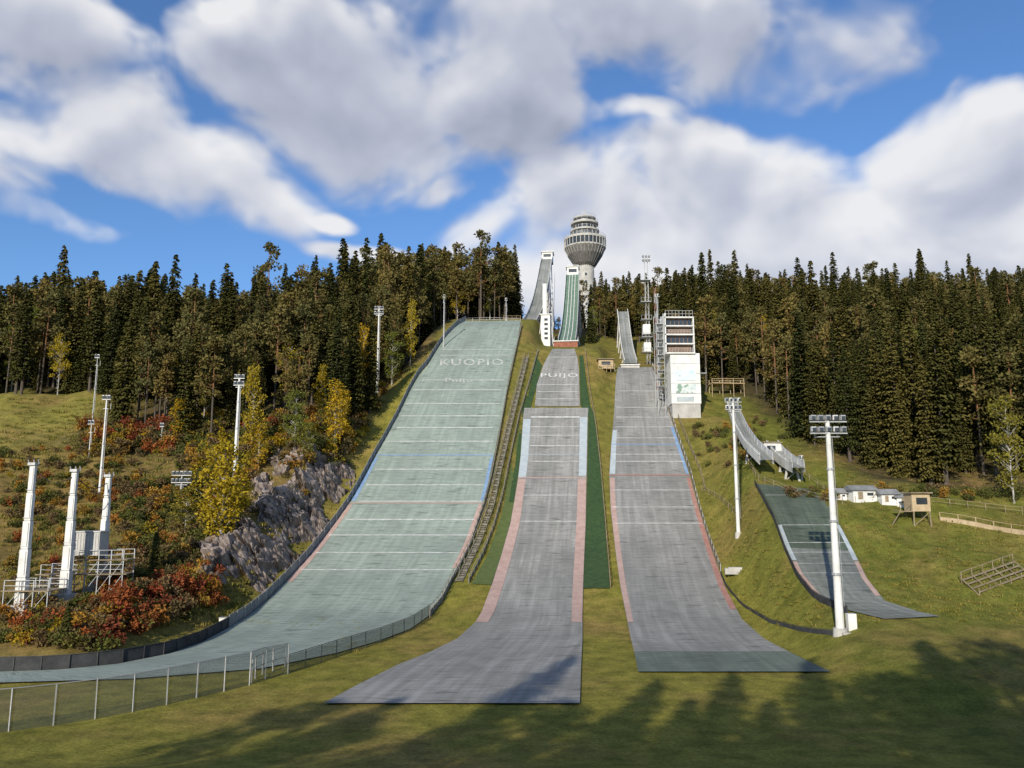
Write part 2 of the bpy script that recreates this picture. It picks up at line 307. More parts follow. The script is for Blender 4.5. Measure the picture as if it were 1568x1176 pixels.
CH2=[(625.5,803,901),(640,801,900),(700,797,899),(735,793,898),(800,782,897),(850,768,895),(900,752,893),(950,733,892),(980,700,892),(1000,660,891),(1020,610,890),(1050,550,889),(1080,495,888)]
H2=empty('ski_jump_landing_slope'); ribbon('knoll_matting',[(l,y) for y,l,r in CH],[(r,y) for y,l,r in CH],'matC',.15,6,6,H2)
ribbon('matting_surface',[(l,y) for y,l,r in CH2],[(r,y) for y,l,r in CH2],'matC',.16,12,6,H2)
gl,gr=tb(CH2); kl,kr=tb(CH)
cross_lines('distance_lines',[(gl(y)+13,gr(y)-13,y) for y in (655,668,684,708)]+[(gl(y)+14,gr(y)-14,y) for y in(760,800)]+[(kl(y)+2,kr(y)-2,y) for y in (548,590,601,612)],'line',.18,.21,H2)
cross_lines('red_line',[(gl(734),gr(734),733)],'pink',.3,.22,H2); cross_lines('blue_line',[(gl(699)+12,gr(699)-12,697)],'lblue',.2,.21,H2)
cross_lines('top_line',[(gl(641)+12,gr(641)-12,640)],'line',.5,.22,H2)
edge_strip('pale_blue_edge',gl,643,732,12,12,'lblue',H2,1,.20); edge_strip('pale_blue_edge',gr,640,730,12,12,'lblue',H2,-1,.20)
edge_strip('red_edge',gl,735,955,12,20,'pink',H2,1,.20,14); edge_strip('red_edge',gr,735,955,13,17,'pink',H2,-1,.20,14)
RH=[(563,946,998),(580,943,1008),(640,940,1027),(680,936,1040),(728,933,1056),(780,935,1070),(850,943,1092),(900,950,1110),(950,960,1136),(980,966,1170),(1000,971,1208)]
H3=empty('ski_jump_landing_slope'); ribbon('matting_surface',[(l,y) for y,l,r in RH],[(r,y) for y,l,r in RH],'matR',.15,10,6,H3)
ribbon('outrun_matting',[(971,1000.3),(974,1015),(977,1031)],[(1209,1000.3),(1238,1015),(1272,1031)],'matG',.15,10,5,H3)
hl,hr=tb(RH)
cross_lines('distance_lines',[(hl(y)+3,hr(y)-3,y) for y in(600,625,640,655,672,697,708,752,778,803)],'line',.18,.2,H3)
cross_lines('blue_line',[(hl(684),hr(684),682)],'blue',.25,.21,H3); cross_lines('red_line',[(hl(730),hr(730),729)],'red',.3,.22,H3)
edge_strip('pale_blue_edge',hl,660,727,7,9,'lblue',H3,1,.19); edge_strip('blue_edge',hr,655,727,5,5,'blue',H3,-1,.19)
edge_strip('red_edge',hl,733,955,8,9,'pink',H3,1,.19,12); edge_strip('red_edge',hr,733,935,6,10,'red',H3,-1,.19,12)
ribbon('artificial_turf_strip',[(800,627),(790,680),(777,740),(768,790),(747,850),(722,895)],[(803,627),(798,680),(792,740),(784,790),(768,850),(752,897)],'mgreen',.12,3,6)
ribbon('artificial_turf_strip',[(820,545),(812,590),(800,627),(797,655),(790,700),(779,770)],[(830,560),(822,590),(812,627),(801,655),(797,700),(787,770)],'dgreen',.14,3,6)
ribbon('artificial_turf_strip',[(887,545),(888,590),(889,622),(901,640),(899,740),(896,840),(893,902)],[(893,545),(899,590),(904,622),(912,640),(922,740),(929,840),(934,902)],'dgreen',.13,3,6)
def letters(text,name,x0,x1,y0,y1,parent,mat='line',lift=.24):
    cu=bpy.data.curves.new('t','FONT'); cu.body=text; cu.resolution_u=2; cu.offset=.012; cu.space_character=1.15
    ob=bpy.data.objects.new('t',cu); scene.collection.objects.link(ob); bpy.context.view_layer.update()
    oe=ob.evaluated_get(bpy.context.evaluated_depsgraph_get()); me=oe.to_mesh(); vs=np.array([v.co[:] for v in me.vertices]); fs=[tuple(p.vertices) for p in me.polygons]
    mnv,mxv=vs.min(0),vs.max(0); t=(vs-mnv)/(np.maximum(mxv-mnv,1e-6))
    P=hit(x0+(x1-x0)*t[:,0],y1+(y0-y1)*t[:,1],lift)
    b=MB(); b.add(P.tolist(),fs); oe.to_mesh_clear(); bpy.data.objects.remove(ob); return b.build(name,[mat],parent)
letters('KUOPIO','letters',674,771,551,561,H1,'worn'); letters('Puijo','small_letters',682,724,580,589,H1,'worn'); letters('PUIJO','letters',828,885,573,581,H2,'line')
fence('slope_barrier',[(713,492),(700,498),(680,518),(666,539),(654,559),(640,575),(626,600),(607,640),(585,680),(573,700),(552,740),(535,770),(514,800),(491,830),(467,860),(438,890),(408,920),(378,945),(350,962)],1.5,2.5,['steel','barr'],.07,(1,),.92)
fence('slope_barrier',[(350,962),(308,985),(258,1003),(178,1018),(90,1027),(0,1030),(-150,1033)],1.3,2.2,['dark','barrd'],.07,(1,),.97)
fence('slope_barrier',[(799,500),(790,540),(777,600),(763,680),(751,740),(743,770),(733,800),(722,833),(708,862),(693,890),(677,922),(658,945)],1.4,2.2,['woodg','barr'],.1,(1,.55),.5)
fence('wire_fence',[(657,947),(630,966),(582,985),(522,1004),(441,1032)],1.6,2.6,['dark','netg'],.06,(1,),.95)
fence('wire_fence',[(441,1032),(410,1038),(388,1048),(330,1062),(262,1078),(172,1097),(90,1110),(0,1122),(-140,1138)],2.6,2.4,['steel','net'],.07,(1,),1)
fence('metal_posts',[(385,1046),(392,1038),(408,1030),(437,1022)],1.8,1.4,['steel'],.1,(1,.5))
fence('knoll_railing',[(713,493),(735,492),(760,492),(797,494)],1.1,2,['steel'],.05,(1,.5))
fence('wooden_railing',[(896,540),(903,600),(912,650),(920,720),(926,790),(931,850),(935,900)],1.1,2.2,['wood','barrb'],.08,(1,.5),.4)
fence('wooden_railing',[(824,540),(810,590),(795,640),(782,700),(770,760),(756,810),(740,850),(718,893)],1.2,2.0,['woodg','barr'],.1,(1,.5),.4)
fence('slope_barrier',[(999,563),(1012,590),(1028,640),(1041,680),(1058,728),(1071,780),(1083,820),(1094,852),(1104,878)],1.3,2.4,['steel','barrb'],.08,(1,),.6)
fence('slope_kerb',[(1104,880),(1112,900),(1137,930),(1180,955),(1230,968),(1285,974)],.5,2.4,['barrd','barrd'],.08,(1,),.9)
fence('wooden_railing',[(1009,585),(1022,610),(1038,640),(1054,680),(1072,722),(1080,752)],1.1,2.4,['wood','barrb'],.08,(1,.5),.3)
SW=poly3([(806,548),(793,600),(778,660),(764,720),(752,775),(732,830),(702,893)],step=.55,lift=.22); b=MB()
for i,p in enumerate(SW[:-1]):
    b.box(p,(.95,.38,.07),rot=-.12)
    if i%4==0: b.box((p.x,p.y,p.z-.3),(.8,.12,.6),rot=-.12)
for s in(-.5,.5):
    for i in range(0,len(SW)-6,6):
        o=Vector((s,0,0)); b.beam(SW[i]+o,SW[i]+o+Vector((0,0,1.05)),.07); b.beam(SW[i]+o+Vector((0,0,1.05)),SW[i+6]+o+Vector((0,0,1.05)),.06); b.beam(SW[i]+o-Vector((0,0,.1)),SW[i+6]+o-Vector((0,0,.1)),.08)
b.build('wooden_stairway',['woodg'])
# ---------------------------------------------------------------- small hill on the right
SL=[(1158,742),(1172,765),(1187,795),(1203,840),(1222,882),(1250,917),(1300,937),(1355,950)]
SR=[(1240,750),(1262,768),(1282,798),(1307,845),(1328,888),(1355,922),(1405,938),(1440,946)]
H4=empty('small_ski_jump_landing_slope'); ribbon('upper_matting',SL[:4],SR[:4],'matSG',.15,8,8,H4); ribbon('lower_matting',SL[3:],SR[3:],'matS',.155,8,8,H4)
sl=np.array(SL,float); sr=np.array(SR,float)
sf=lambda y:(float(np.interp(y,sl[:,1],sl[:,0])),float(np.interp(y,sr[:,1],sr[:,0])))
cross_lines('distance_lines',[(sf(y)[0]+3,sf(y)[1]-3,y) for y in(760,806,833,848,865,880)],'line',.12,.2,H4)
fs_l=lambda y:sf(y)[0]; fs_r=lambda y:sf(y)[1]
edge_strip('pale_blue_edge',fs_l,806,860,6,8,'lblue',H4,1,.19); edge_strip('pale_blue_edge',fs_r,806,860,6,8,'lblue',H4,-1,.19)
edge_strip('red_edge',fs_l,862,915,7,9,'pink',H4,1,.19); edge_strip('red_edge',fs_r,862,915,7,9,'pink',H4,-1,.19)
fence('slope_kerb',[(1156,742),(1185,796),(1201,841),(1220,884),(1248,919),(1298,940)],.8,2.4,['barrd','barrd'],.07,(1,),.95)
def inrun(name,pts,w,wall,mats,legs=6,cabin=None,truss=True,tilt=None,stripes=False):
    e=empty(name); P=[Vector(p) for p in pts]; b=MB(); d=[0]
    for a,c in zip(P[:-1],P[1:]): d.append(d[-1]+(c-a).length)
    def S(t): return Vector([float(np.interp(t,d,[p[i] for p in P])) for i in range(3)])
    n=int(d[-1]/2)+2; Q=[S(x) for x in np.linspace(0,d[-1],n)]
    side=(P[-1]-P[0]); side.z=0; side.normalize(); s=Vector((side.y,-side.x,0))
    vs=[]; uv=[]
    for i,q in enumerate(Q):
        for k in(-1,1): vs.append(q+s*k*w/2); uv.append((k*w/2,i*2))
    b.add(vs,[(2*i,2*i+2,2*i+3,2*i+1) for i in range(n-1)]); b.build('track_surface',[mats[0]],e,uvs=uv)
    b=MB()
    for k in(-1,1):
        for i in range(n-1):
            a=Q[i]+s*k*w/2; c=Q[i+1]+s*k*w/2; z0=Vector((0,0,-.7)); z1=Vector((0,0,wall)); o=s*k*.15
            b.add([a+z0,c+z0,c+z1,a+z1,a+z0+o,c+z0+o,c+z1+o,a+z1+o],[(0,3,2,1),(4,5,6,7),(3,7,6,2),(0,1,5,4)],0)
        if wall<1:
            for i in range(0,n-2,2): b.beam(Q[i]+s*k*w/2,Q[i]+s*k*w/2+Vector((0,0,1.1)),.06,0); b.beam(Q[i]+s*k*w/2+Vector((0,0,1.1)),Q[i+2 if i+2<n else n-1]+s*k*w/2+Vector((0,0,1.1)),.06,0)
    for i in range(n-1):
        for off in ((-.22*w,0,.22*w) if stripes else (0,)):
            b.beam(Q[i]+s*off+Vector((0,0,.05)),Q[i+1]+s*off+Vector((0,0,.05)),.2 if stripes else .12,0 if stripes else 1)
    b.build('side_walls',[mats[1],'steel'],e)
    b=MB()
    if truss:
        dz=Vector((0,0,-2.6)); nn=max(2,int(d[-1]/4)); R=[S(x) for x in np.linspace(d[-1]*.12,d[-1],nn)]
        for k in(-.8,.8):
            for i in range(nn-1):
                a=R[i]+s*k*w/2; c=R[i+1]+s*k*w/2; z=Vector((0,0,-.7))
                b.beam(a+dz,c+dz,.22); b.beam(a+z,a+dz,.14); b.beam(a+dz,c+z,.14)
        for i in range(nn): b.beam(R[i]+dz-s*w*.4,R[i]+dz+s*w*.4,.14)
    for i in range(1,legs+1):
        q=S(d[-1]*i/(legs+.2)); g=Tz(q.x,q.y)
        if q.z-g<2: continue
        for k in(-1,1):
            b.beam(q+s*k*w*.42-Vector((0,0,1)),Vector((q.x+s.x*k*w*.65,q.y+s.y*k*w*.65,g-.5)),.34)
        hh=q.z-g; m=max(1,int(hh/6))
        for j in range(m):
            za=g+hh*j/m; zb=g+hh*(j+1)/m-1
            b.beam((q.x-s.x*w*.5,q.y-s.y*w*.5,za),(q.x+s.x*w*.5,q.y+s.y*w*.5,zb),.14)
    b.build('supports',[mats[2]],e)
    if cabin:
        cw,cd,ch=cabin; t=P[-1]; b=MB(); rot=math.atan2(side.y,side.x)-math.pi/2
        cc=t+side*(cd/2-.5); b.box((cc.x,cc.y,cc.z+ch/2-1.5),(cw,cd,ch),rot,0); b.box((cc.x,cc.y,cc.z+ch-1.35),(cw+.8,cd+.8,.3),rot,0)
        fr=cc-side*(cd/2+.03); b.box((fr.x,fr.y,fr.z+ch*.45-.6),(cw*.7,.1,ch*.3),rot,1)
        b.box((cc.x,cc.y,(cc.z+Tz(cc.x,cc.y))/2-1),(cw*.45,cd*.45,cc.z-Tz(cc.x,cc.y)),rot,2)
        for k in(-1,1): b.beam(cc+s*k*cw*.5+Vector((0,0,ch-1.2)),cc+s*k*cw*.5+Vector((0,0,ch)),.08,3); 
        b.beam(cc-s*cw*.5+Vector((0,0,ch)),cc+s*cw*.5+Vector((0,0,ch)),.08,3)
        b.build('start_cabin',['white','glass','conc','steel'],e)
    return e
def curve_pts(p0,p1,flat=.12,n=10):
    p0=Vector(p0);p1=Vector(p1); out=[]
    for i in range(n+1):
        t=i/n; k=p0.lerp(p1,t); sag=-(p1.z-p0.z)*.10*math.sin(math.pi*min(1,t/.9))
        out.append(k+Vector((0,0,sag)))
    return out
a0=at(808,497,243); a1=at(838,396,330)
inrun('ski_jump_inrun_tower',curve_pts(a0,a1),4.4,1.0,['track','white','steel'],legs=7,cabin=(4.6,5,4.2))
b0=at(868,522,211); b1=at(877,420,285)
inrun('ski_jump_inrun_tower',curve_pts(b0,b1),4.6,.9,['gmat','white','conc'],legs=5,cabin=(4.2,4.5,4.2),truss=False,stripes=True)
c0=at(966,556,199); c1=at(953,477,241)
inrun('ski_jump_inrun_tower',curve_pts(c0,c1),3.0,.9,['track','white','conc'],legs=4,cabin=None)
b=MB(); g=at(867,529,208); b.box((g.x,g.y+1.5,g.z-1),(6.4,3,4.2),-.1,0); b.box((g.x,g.y+1.4,g.z+1.2),(6.8,3.4,.25),-.1,1)
for k in(-3.2,3.2): 
    for j in range(3): b.beam((g.x+k,g.y+j*1.4,g.z+1.3),(g.x+k,g.y+j*1.4,g.z+2.4),.07,2)
    b.beam((g.x+k,g.y,g.z+2.4),(g.x+k,g.y+2.8,g.z+2.4),.06,2)
b.build('takeoff_table',['brick','white','steel'])
b=MB(); g=at(966,562,197); b.box((g.x,g.y+1.5,g.z-1),(4.6,3,3),-.1,0); b.box((g.x,g.y+1.4,g.z+.6),(4.9,3.3,.22),-.1,1); b.build('takeoff_table',['conc','white'])
b=MB(); g=at(808,498,241); b.box((g.x,g.y+1.5,g.z-1.2),(5.6,3,3.4),-.1,0); b.box((g.x,g.y+1.4,g.z+.6),(5.9,3.3,.22),-.1,1); b.build('takeoff_table',['conc','white'])
# lift tower
b=MB(); g=at(836,531,226); zt=at(836,484,226).z; gz=Tz(g.x,g.y)-2; b.box((g.x,g.y,(gz+zt)/2),(2.6,3,zt-gz),-.1,0); b.box((g.x,g.y,zt+.15),(3.2,3.6,.3),-.1,0)
for j in range(5): b.box((g.x,g.y-1.52,gz+4+j*(zt-gz-4)/5),(1.0,.08,.7),-.1,1)
tp=at(834,440,240); b.box((tp.x,tp.y,(tp.z+zt)/2-3),(1.2,1.4,tp.z-zt+8),-.1,0)
for k in(-2.4,2.4): b.beam((g.x+k,g.y,gz),(g.x+k*.5,g.y,zt),.25,2)
tq=at(846,425,262)
for k in range(7):
    a=Vector((g.x+1.6,g.y+1,zt-1)).lerp(tq,k/7); d=Vector((g.x+1.6,g.y+1,zt-1)).lerp(tq,(k+1)/7)
    for dx in(-.8,.8): b.beam(a+Vector((dx,0,0)),d+Vector((dx,0,0)),.16,2); b.beam(a+Vector((dx,0,1.6)),d+Vector((dx,0,1.6)),.12,2); b.beam(a+Vector((dx,0,0)),d+Vector((dx,0,1.6)),.1,2)
    b.beam((a.x,a.y,Tz(a.x,a.y)-.5),a,.22,2)
b.build('lift_tower',['white','glass','steel'])
b=MB(); g=at(784,490,238); gz=Tz(g.x,g.y)
b.box((g.x,g.y,g.z),(5.5,2.5,.2),0,0)
for k in np.linspace(-2.6,2.6,5): b.beam((g.x+k,g.y-1.2,gz-1),(g.x+k,g.y-1.2,g.z+1.1),.1,0); b.beam((g.x+k,g.y+1.2,gz-1),(g.x+k,g.y+1.2,g.z+1.1),.1,0)
for zz in(.55,1.1): b.beam((g.x-2.6,g.y-1.2,g.z+zz),(g.x+2.6,g.y-1.2,g.z+zz),.07,0)
b.build('trainers_platform',['wood'])
b=MB(); g=hit1(928,568); b.box((g.x,g.y+1,g.z+1.6),(3.6,2.2,2.4),0,0); b.box((g.x,g.y+.9,g.z+2.95),(4.2,2.9,.18),0,1); b.box((g.x,g.y-.13,g.z+1.9),(2.2,.06,.9),0,2)
for k in(-2,-1,0,1,2): b.beam((g.x+k,g.y-1.2,g.z-.5),(g.x+k,g.y-1.2,g.z+1.5),.08,0)
b.beam((g.x-2,g.y-1.2,g.z+1.5),(g.x+2,g.y-1.2,g.z+1.5),.08,0); b.box((g.x,g.y-.6,g.z+.45),(4,1.3,.12),0,0)
b.build('wooden_booth',['woodl','wood','glass'])
# ---------------------------------------------------------------- observation tower
Yt=400; c=at(897,470,Yt); Z=lambda y:elev(y)*Yt
b=MB(); prof=[(6.5,70,0),(5.4,Z(500),0),(4.9,Z(470),0),(4.6,Z(415),0),(4.4,Z(409),3),(6.0,Z(405),3),(8.8,Z(392),3),(10.2,Z(383),0),(10.6,Z(382),0),(10.6,Z(380),1),(10.3,Z(379.5),1),(10.5,Z(371),0),(11.0,Z(370.5),0),(11.0,Z(367),0),(10.2,Z(366),0),(6.6,Z(365.5),1),(6.6,Z(357),0),(7.6,Z(356.5),0),(7.6,Z(354),0),(5.4,Z(353.5),1),(5.4,Z(346),0),(7.2,Z(345.5),0),(7.2,Z(342.5),0),(4.2,Z(342),2),(4.2,Z(337),0),(6.0,Z(336.6),0),(6.0,Z(335.2),0),(0.01,Z(334.8),0)]
b.lathe(c,prof,32)
for i in range(32):
    t=2*math.pi*(i+.5)/32; ct,st=math.cos(t),math.sin(t); R=lambda r,z:(c.x+r*ct,c.y+r*st,z)
    b.beam(R(10.75,Z(382)),R(10.9,Z(368)),.32,0); b.beam(R(5.2,Z(409)),R(9.0,Z(392)),.2,3); b.beam(R(9.0,Z(392)),R(10.4,Z(383)),.2,0)
    b.beam(R(10.9,Z(367)),R(10.9,Z(363)),.1,2)
    if i%2==0: b.beam(R(7,Z(356)),R(6.8,Z(365)),.25,0); b.beam(R(5.6,Z(353)),R(5.6,Z(346)),.22,0); b.beam(R(7.4,Z(354)),R(7.4,Z(350)),.09,2); b.beam(R(7,Z(342)),R(7,Z(338.5)),.09,2); b.beam(R(5.8,Z(335)),R(5.8,Z(331.5)),.09,2)
for r,y in((10.9,363),(10.9,365),(7.4,350),(7.0,338.5),(5.8,331.5)):
    for i in range(32):
        t0,t1=2*math.pi*i/32,2*math.pi*(i+1)/32; b.beam((c.x+r*math.cos(t0),c.y+r*math.sin(t0),Z(y)),(c.x+r*math.cos(t1),c.y+r*math.sin(t1),Z(y)),.09,2)
b.cyl((c.x,c.y,Z(335)),(c.x,c.y,Z(322)),.35,.25,8,0); b.cyl((c.x,c.y,Z(322)),(c.x,c.y,Z(308)),.14,.06,6,2)
for dx in(-3,2.2,3.6): b.cyl((c.x+dx,c.y-1,Z(335)),(c.x+dx,c.y-1,Z(328)),.1,.06,5,2)
for i in range(8): b.box((c.x-.2,c.y-4.85,Z(412)-4-i*4),(.9,.5,1.2),0,1)
b.box((c.x+7,c.y+1,74),(16,12,14),0,0)
b.build('observation_tower',['conc','glass','steel','rib'])
# ---------------------------------------------------------------- judges tower
g=hit1(1048,641); Yj=g.y; z=lambda y:elev(y)*Yj; s=Yj/F/.985; X=lambda p:(p-CX)*s
b=MB(); e=empty('judges_tower')
x0,x1=X(1027),X(1072); b.box(((x0+x1)/2,Yj+3,(z(618)+z(541))/2),(x1-x0,6,z(541)-z(618)),0,0)
b.box(((x0+x1)/2,Yj+3,(g.z-1.5+z(618))/2-.01),(x1-x0-.3,5.6,z(618)-g.z+1.5),0,1)
x2=X(1063); xu=X(1021)
b.box(((xu+x2)/2+.1,Yj+3,(z(541)+z(487))/2),(x2-xu-.9,5.0,z(487)-z(541)-.1),0,2)
for i,y in enumerate((541,527,513,500,487)):
    b.box(((xu+x2)/2,Yj+2.8,z(y)+.02*i),(x2-xu+.5,6.6,.28),0,0)
for i,(ya,yb) in enumerate(((527,513),(500,487))):
    for j in range(6):
        xx=xu+.75+(x2-xu-1.4)*j/5; b.box((xx,Yj+.42,(z(ya)+z(yb))/2),(.75,.12,(z(yb)-z(ya))*.6),0,3)
for y in(541,513):
    for j in range(10):
        xx=xu+(x2-xu)*j/9; b.beam((xx,Yj-.4,z(y)),(xx,Yj-.4,z(y)+1.1),.06,4)
    for h in(.6,1.1): b.beam((xu,Yj-.4,z(y)+h),(x2,Yj-.4,z(y)+h),.06,4)
b.box((xu-.1,Yj+2.5,(z(541)+z(480))/2),(.25,6,z(480)-z(541)),0,0)
b.box((x2+.1,Yj+2.5,(z(541)+z(487))/2),(.25,5.8,z(487)-z(541)),0,0)
for j in range(9):
    xx=xu+(x2-xu)*j/8; b.beam((xx,Yj-.3,z(487)),(xx,Yj-.3,z(476)),.06,4)
for h in(476,481): b.beam((xu,Yj-.3,z(h)),(x2,Yj-.3,z(h)),.06,4); b.beam((xu,Yj+5.6,z(h)),(x2,Yj+5.6,z(h)),.06,4)
for j in range(1,5): b.box(((x0+x1)/2,Yj-.01,z(541)-(z(541)-z(618))*j/5),(x1-x0-.1,.05,.06),0,5)
b.build('tower_block',['white','conc','brown','glass','steel','barr'],e)
def poster_mat(name,c1,c2,c3):
    m,nt,bb,o=new_mat(name); tc=nt.nodes.new('ShaderNodeTexCoord'); v=nt.nodes.new('ShaderNodeTexNoise'); v.inputs['Scale'].default_value=.7; v.inputs['Detail'].default_value=3
    r=nt.nodes.new('ShaderNodeValToRGB'); el=r.color_ramp.elements; el[0].position=.36; el[0].color=c4(c1); el[1].position=.46; el[1].color=c4(c2); x=el.new(.66); x.color=c4(c3)
    nt.links.new(tc.outputs['Object'],v.inputs['Vector']); nt.links.new(v.outputs[0],r.inputs[0]); nt.links.new(r.outputs[0],bb.inputs['Base Color']); M[name]=m
poster_mat('poster_blue',(.25,.42,.52),(.62,.67,.68),(.45,.58,.64)); poster_mat('poster_green',(.2,.3,.24),(.62,.66,.64),(.35,.45,.48))
b=MB(); b.box((X(1049),Yj-.06,(z(567)+z(583))/2),(X(1065)-X(1033),.06,z(567)-z(583)),0,0); b.box((X(1049),Yj-.06,(z(588)+z(602))/2),(X(1065)-X(1033),.06,z(588)-z(602)),0,1); b.box((X(1048),Yj-.06,z(611)),(X(1062)-X(1036),.06,1.0),0,2)
b.build('posters',['poster_blue','poster_green','lblue'],e)
b=MB(); sx0,sx1=X(1008),X(1019); 
for xx in(sx0,sx1):
    for yy in(Yj+1,Yj+4): b.beam((xx,yy,g.z-1),(xx,yy,z(478)),.1,0)
n=9
for i in range(n):
    za=z(590)+(z(482)-z(590))*i/n; zb=z(590)+(z(482)-z(590))*(i+1)/n
    b.box(((sx0+sx1)/2,Yj+2.5,za),(sx1-sx0,3,.08),0,0); 
    a,d=(sx0,sx1) if i%2 else (sx1,sx0); b.beam((a,Yj+1.6,za),(d,Yj+1.6,zb),.08,1); b.beam((sx0,Yj+1,za+1),(sx1,Yj+1,za+1),.05,0)
b.box((X(1074)+.6,Yj+2.5,z(570)),(1.6,3,.15),0,0); b.beam((X(1074)+1.3,Yj+1,z(570)),(X(1074)+1.3,Yj+1,z(562)),.06,0)
b.build('stair_scaffold',['steel','barr'],e)
# ---------------------------------------------------------------- floodlight masts
def mast(px,py,pt,r=.22,head=2,hw=3.0,rows=2,mat='white',name='floodlight_mast',box=False):
    g=hit1(px,py); zt=elev(pt)*g.y; b=MB(); b.cyl(g-Vector((0,0,.5)),(g.x,g.y,g.z+.5),r*1.8,r*1.6,12,2)
    n=4
    for i in range(n):
        za=g.z+.5+(zt-g.z-.5)*i/n; zb=g.z+.5+(zt-g.z-.5)*(i+1)/n; ra=r*(1-.45*i/n); rb=r*(1-.45*(i+1)/n)
        b.cyl((g.x,g.y,za),(g.x,g.y,zb),ra,rb,12,0); b.cyl((g.x,g.y,zb-.12),(g.x,g.y,zb+.12),rb*1.35,rb*1.35,12,1)
    if rows:
        for j in range(rows):
            zz=zt-.4-j*1.15; b.beam((g.x-hw/2,g.y-.15,zz),(g.x+hw/2,g.y-.15,zz),.12,1)
            for i in range(head):
                xx=g.x-hw/2+hw*(i+.5)/head; b.box((xx,g.y-.1,zz+.42),(hw/head*.66,.45,.5),random.uniform(-.4,.4),1); b.box((xx,g.y-.4,zz+.36),(hw/head*.5,.06,.36),0,3); b.beam((xx,g.y-.1,zz),(xx,g.y-.1,zz+.2),.08,1)
        b.box((g.x,g.y+.3,zt-1.9),(hw*.6,.9,.08),0,1)
        for k in(-.3,.3): b.beam((g.x+k*hw,g.y+.6,zt-1.9),(g.x+k*hw,g.y+.6,zt-.9),.05,1)
    b.beam((g.x+r+.12,g.y,g.z+2.5),(g.x+r*.6+.12,g.y,zt-1.9),.04,1)
    if box: b.box((g.x+1.1,g.y,g.z+.9),(.8,.7,1.9),0,0); b.box((g.x+1.4,g.y+.1,g.z+.08),(3,2,.2),0,2)
    return b.build(name,[mat,'steel','conc','glass'],smooth=False)
mast(1287,970,640,.40,5,3.7,2,box=True)
mast(1131,820,612,.30,4,2.6,2)
mast(358,742,576,.30,3,1.8,2)
mast(577,602,471,.26,4,2.2,2)
mast(152,757,608,.2,3,1.4,1)
mast(276,772,724,.18,5,3.2,2,'steel')
mast(1010,592,452,.2,2,1.2,1,'steel')
mast(141,650,545,.12,2,1.0,1,'steel'); mast(246,690,650,.10,2,.8,1,'steel'); mast(1228,735,700,.1,2,.8,1,'steel')
mast(679,532,453,.14,1,.7,1,'steel'); mast(775,491,458,.14,1,.8,1,'steel'); mast(136,700,646,.1,2,1.2,1,'white')
b=MB(); Yl=205; gx=at(993,545,Yl).x; gz=Tz(gx,Yl); zt=elev(395)*Yl; w=.8
for i in range(16):
    za=gz+(zt-gz)*i/16; zb=gz+(zt-gz)*(i+1)/16; m_=0 if i%4 else 1
    for sx in(-1,1):
        for sy in(-1,1): b.beam((gx+sx*w*.5,Yl+sy*w*.5,za),(gx+sx*w*.5,Yl+sy*w*.5,zb),.09,m_)
        b.beam((gx+sx*w*.5,Yl-w*.5,za),(gx+sx*w*.5,Yl+w*.5,zb),.05,0)
    b.beam((gx-w*.5*(1 if i%2 else -1),Yl-w*.5,za),(gx+w*.5*(1 if i%2 else -1),Yl-w*.5,zb),.06,0)
for y in(430,463,490,517,540):
    b.box((gx-.4,Yl,elev(y)*Yl),(2.8,2.2,.12),0,0)
    for k in(-1.7,-.8,.9): b.beam((gx+k,Yl-1.1,elev(y)*Yl),(gx+k,Yl-1.1,elev(y)*Yl+1.1),.05,0)
    b.beam((gx-1.8,Yl-1.1,elev(y)*Yl+1.1),(gx+1.0,Yl-1.1,elev(y)*Yl+1.1),.05,0)
b.box((gx-.4,Yl,elev(505)*Yl),(1.9,1.8,2.6),0,2); b.box((gx-.3,Yl,elev(532)*Yl),(1.8,1.8,2.4),0,2)
for k in(-1,0,1): b.box((gx+k*.8,Yl-.4,zt+.3),(.5,.5,.5),0,1); b.box((gx+k*.8,Yl-.4,zt-.8),(.5,.5,.5),0,1)
b.build('lattice_mast',['steel','barr','white'])
b=MB(); Yl=180; gx=at(1006,560,Yl).x; gz=Tz(gx,Yl); zt=elev(440)*Yl
for i in range(14):
    za=gz+(zt-gz)*i/14; zb=gz+(zt-gz)*(i+1)/14
    for sx in(-.2,.2): b.beam((gx+sx,Yl,za),(gx+sx,Yl,zb),.08,i%2)
    b.beam((gx-.2,Yl,za),(gx+.2,Yl,zb),.04,0)
b.build('lattice_pole',['steel','brick'])
# ---------------------------------------------------------------- left floodlight pylons and scaffold
for (px,py,pt) in((30,942,712),(98,925,722),(153,905,730)):
    g=hit1(px,py); zt=elev(pt)*g.y; b=MB(); H=zt-g.z; n=5
    b.box((g.x,g.y,g.z+.3),(2.0,2.0,1.6),0,1)
    for i in range(n):
        za=g.z+.9+(H-.9)*i/n; zb=g.z+.9+(H-.9)*(i+1)/n; wd=1.0-.11*i
        b.box((g.x,g.y,(za+zb)/2),(wd,wd*.8,zb-za-.1),0,0); b.box((g.x,g.y,zb-.05),(wd*.8,wd*.6,.22),0,2)
        b.box((g.x+wd*.3,g.y-wd*.42,(za+zb)/2),(.08,.06,zb-za-.5),0,2)
        b.beam((g.x-wd*.6,g.y-.3,za+.3),(g.x+wd*.6,g.y-.3,za+.3),.07,2)
    b.box((g.x,g.y-.1,zt+.1),(.8,.7,.3),0,2)
    for k in(-.5,.1,.6): b.beam((g.x+k,g.y,zt+.1),(g.x+k,g.y-.2,zt+.55),.1,2)
    b.build('floodlight_pylon',['white','conc','steel'])
g0=hit1(30,942); g1=hit1(98,925); g2=hit1(153,905)
b=MB()
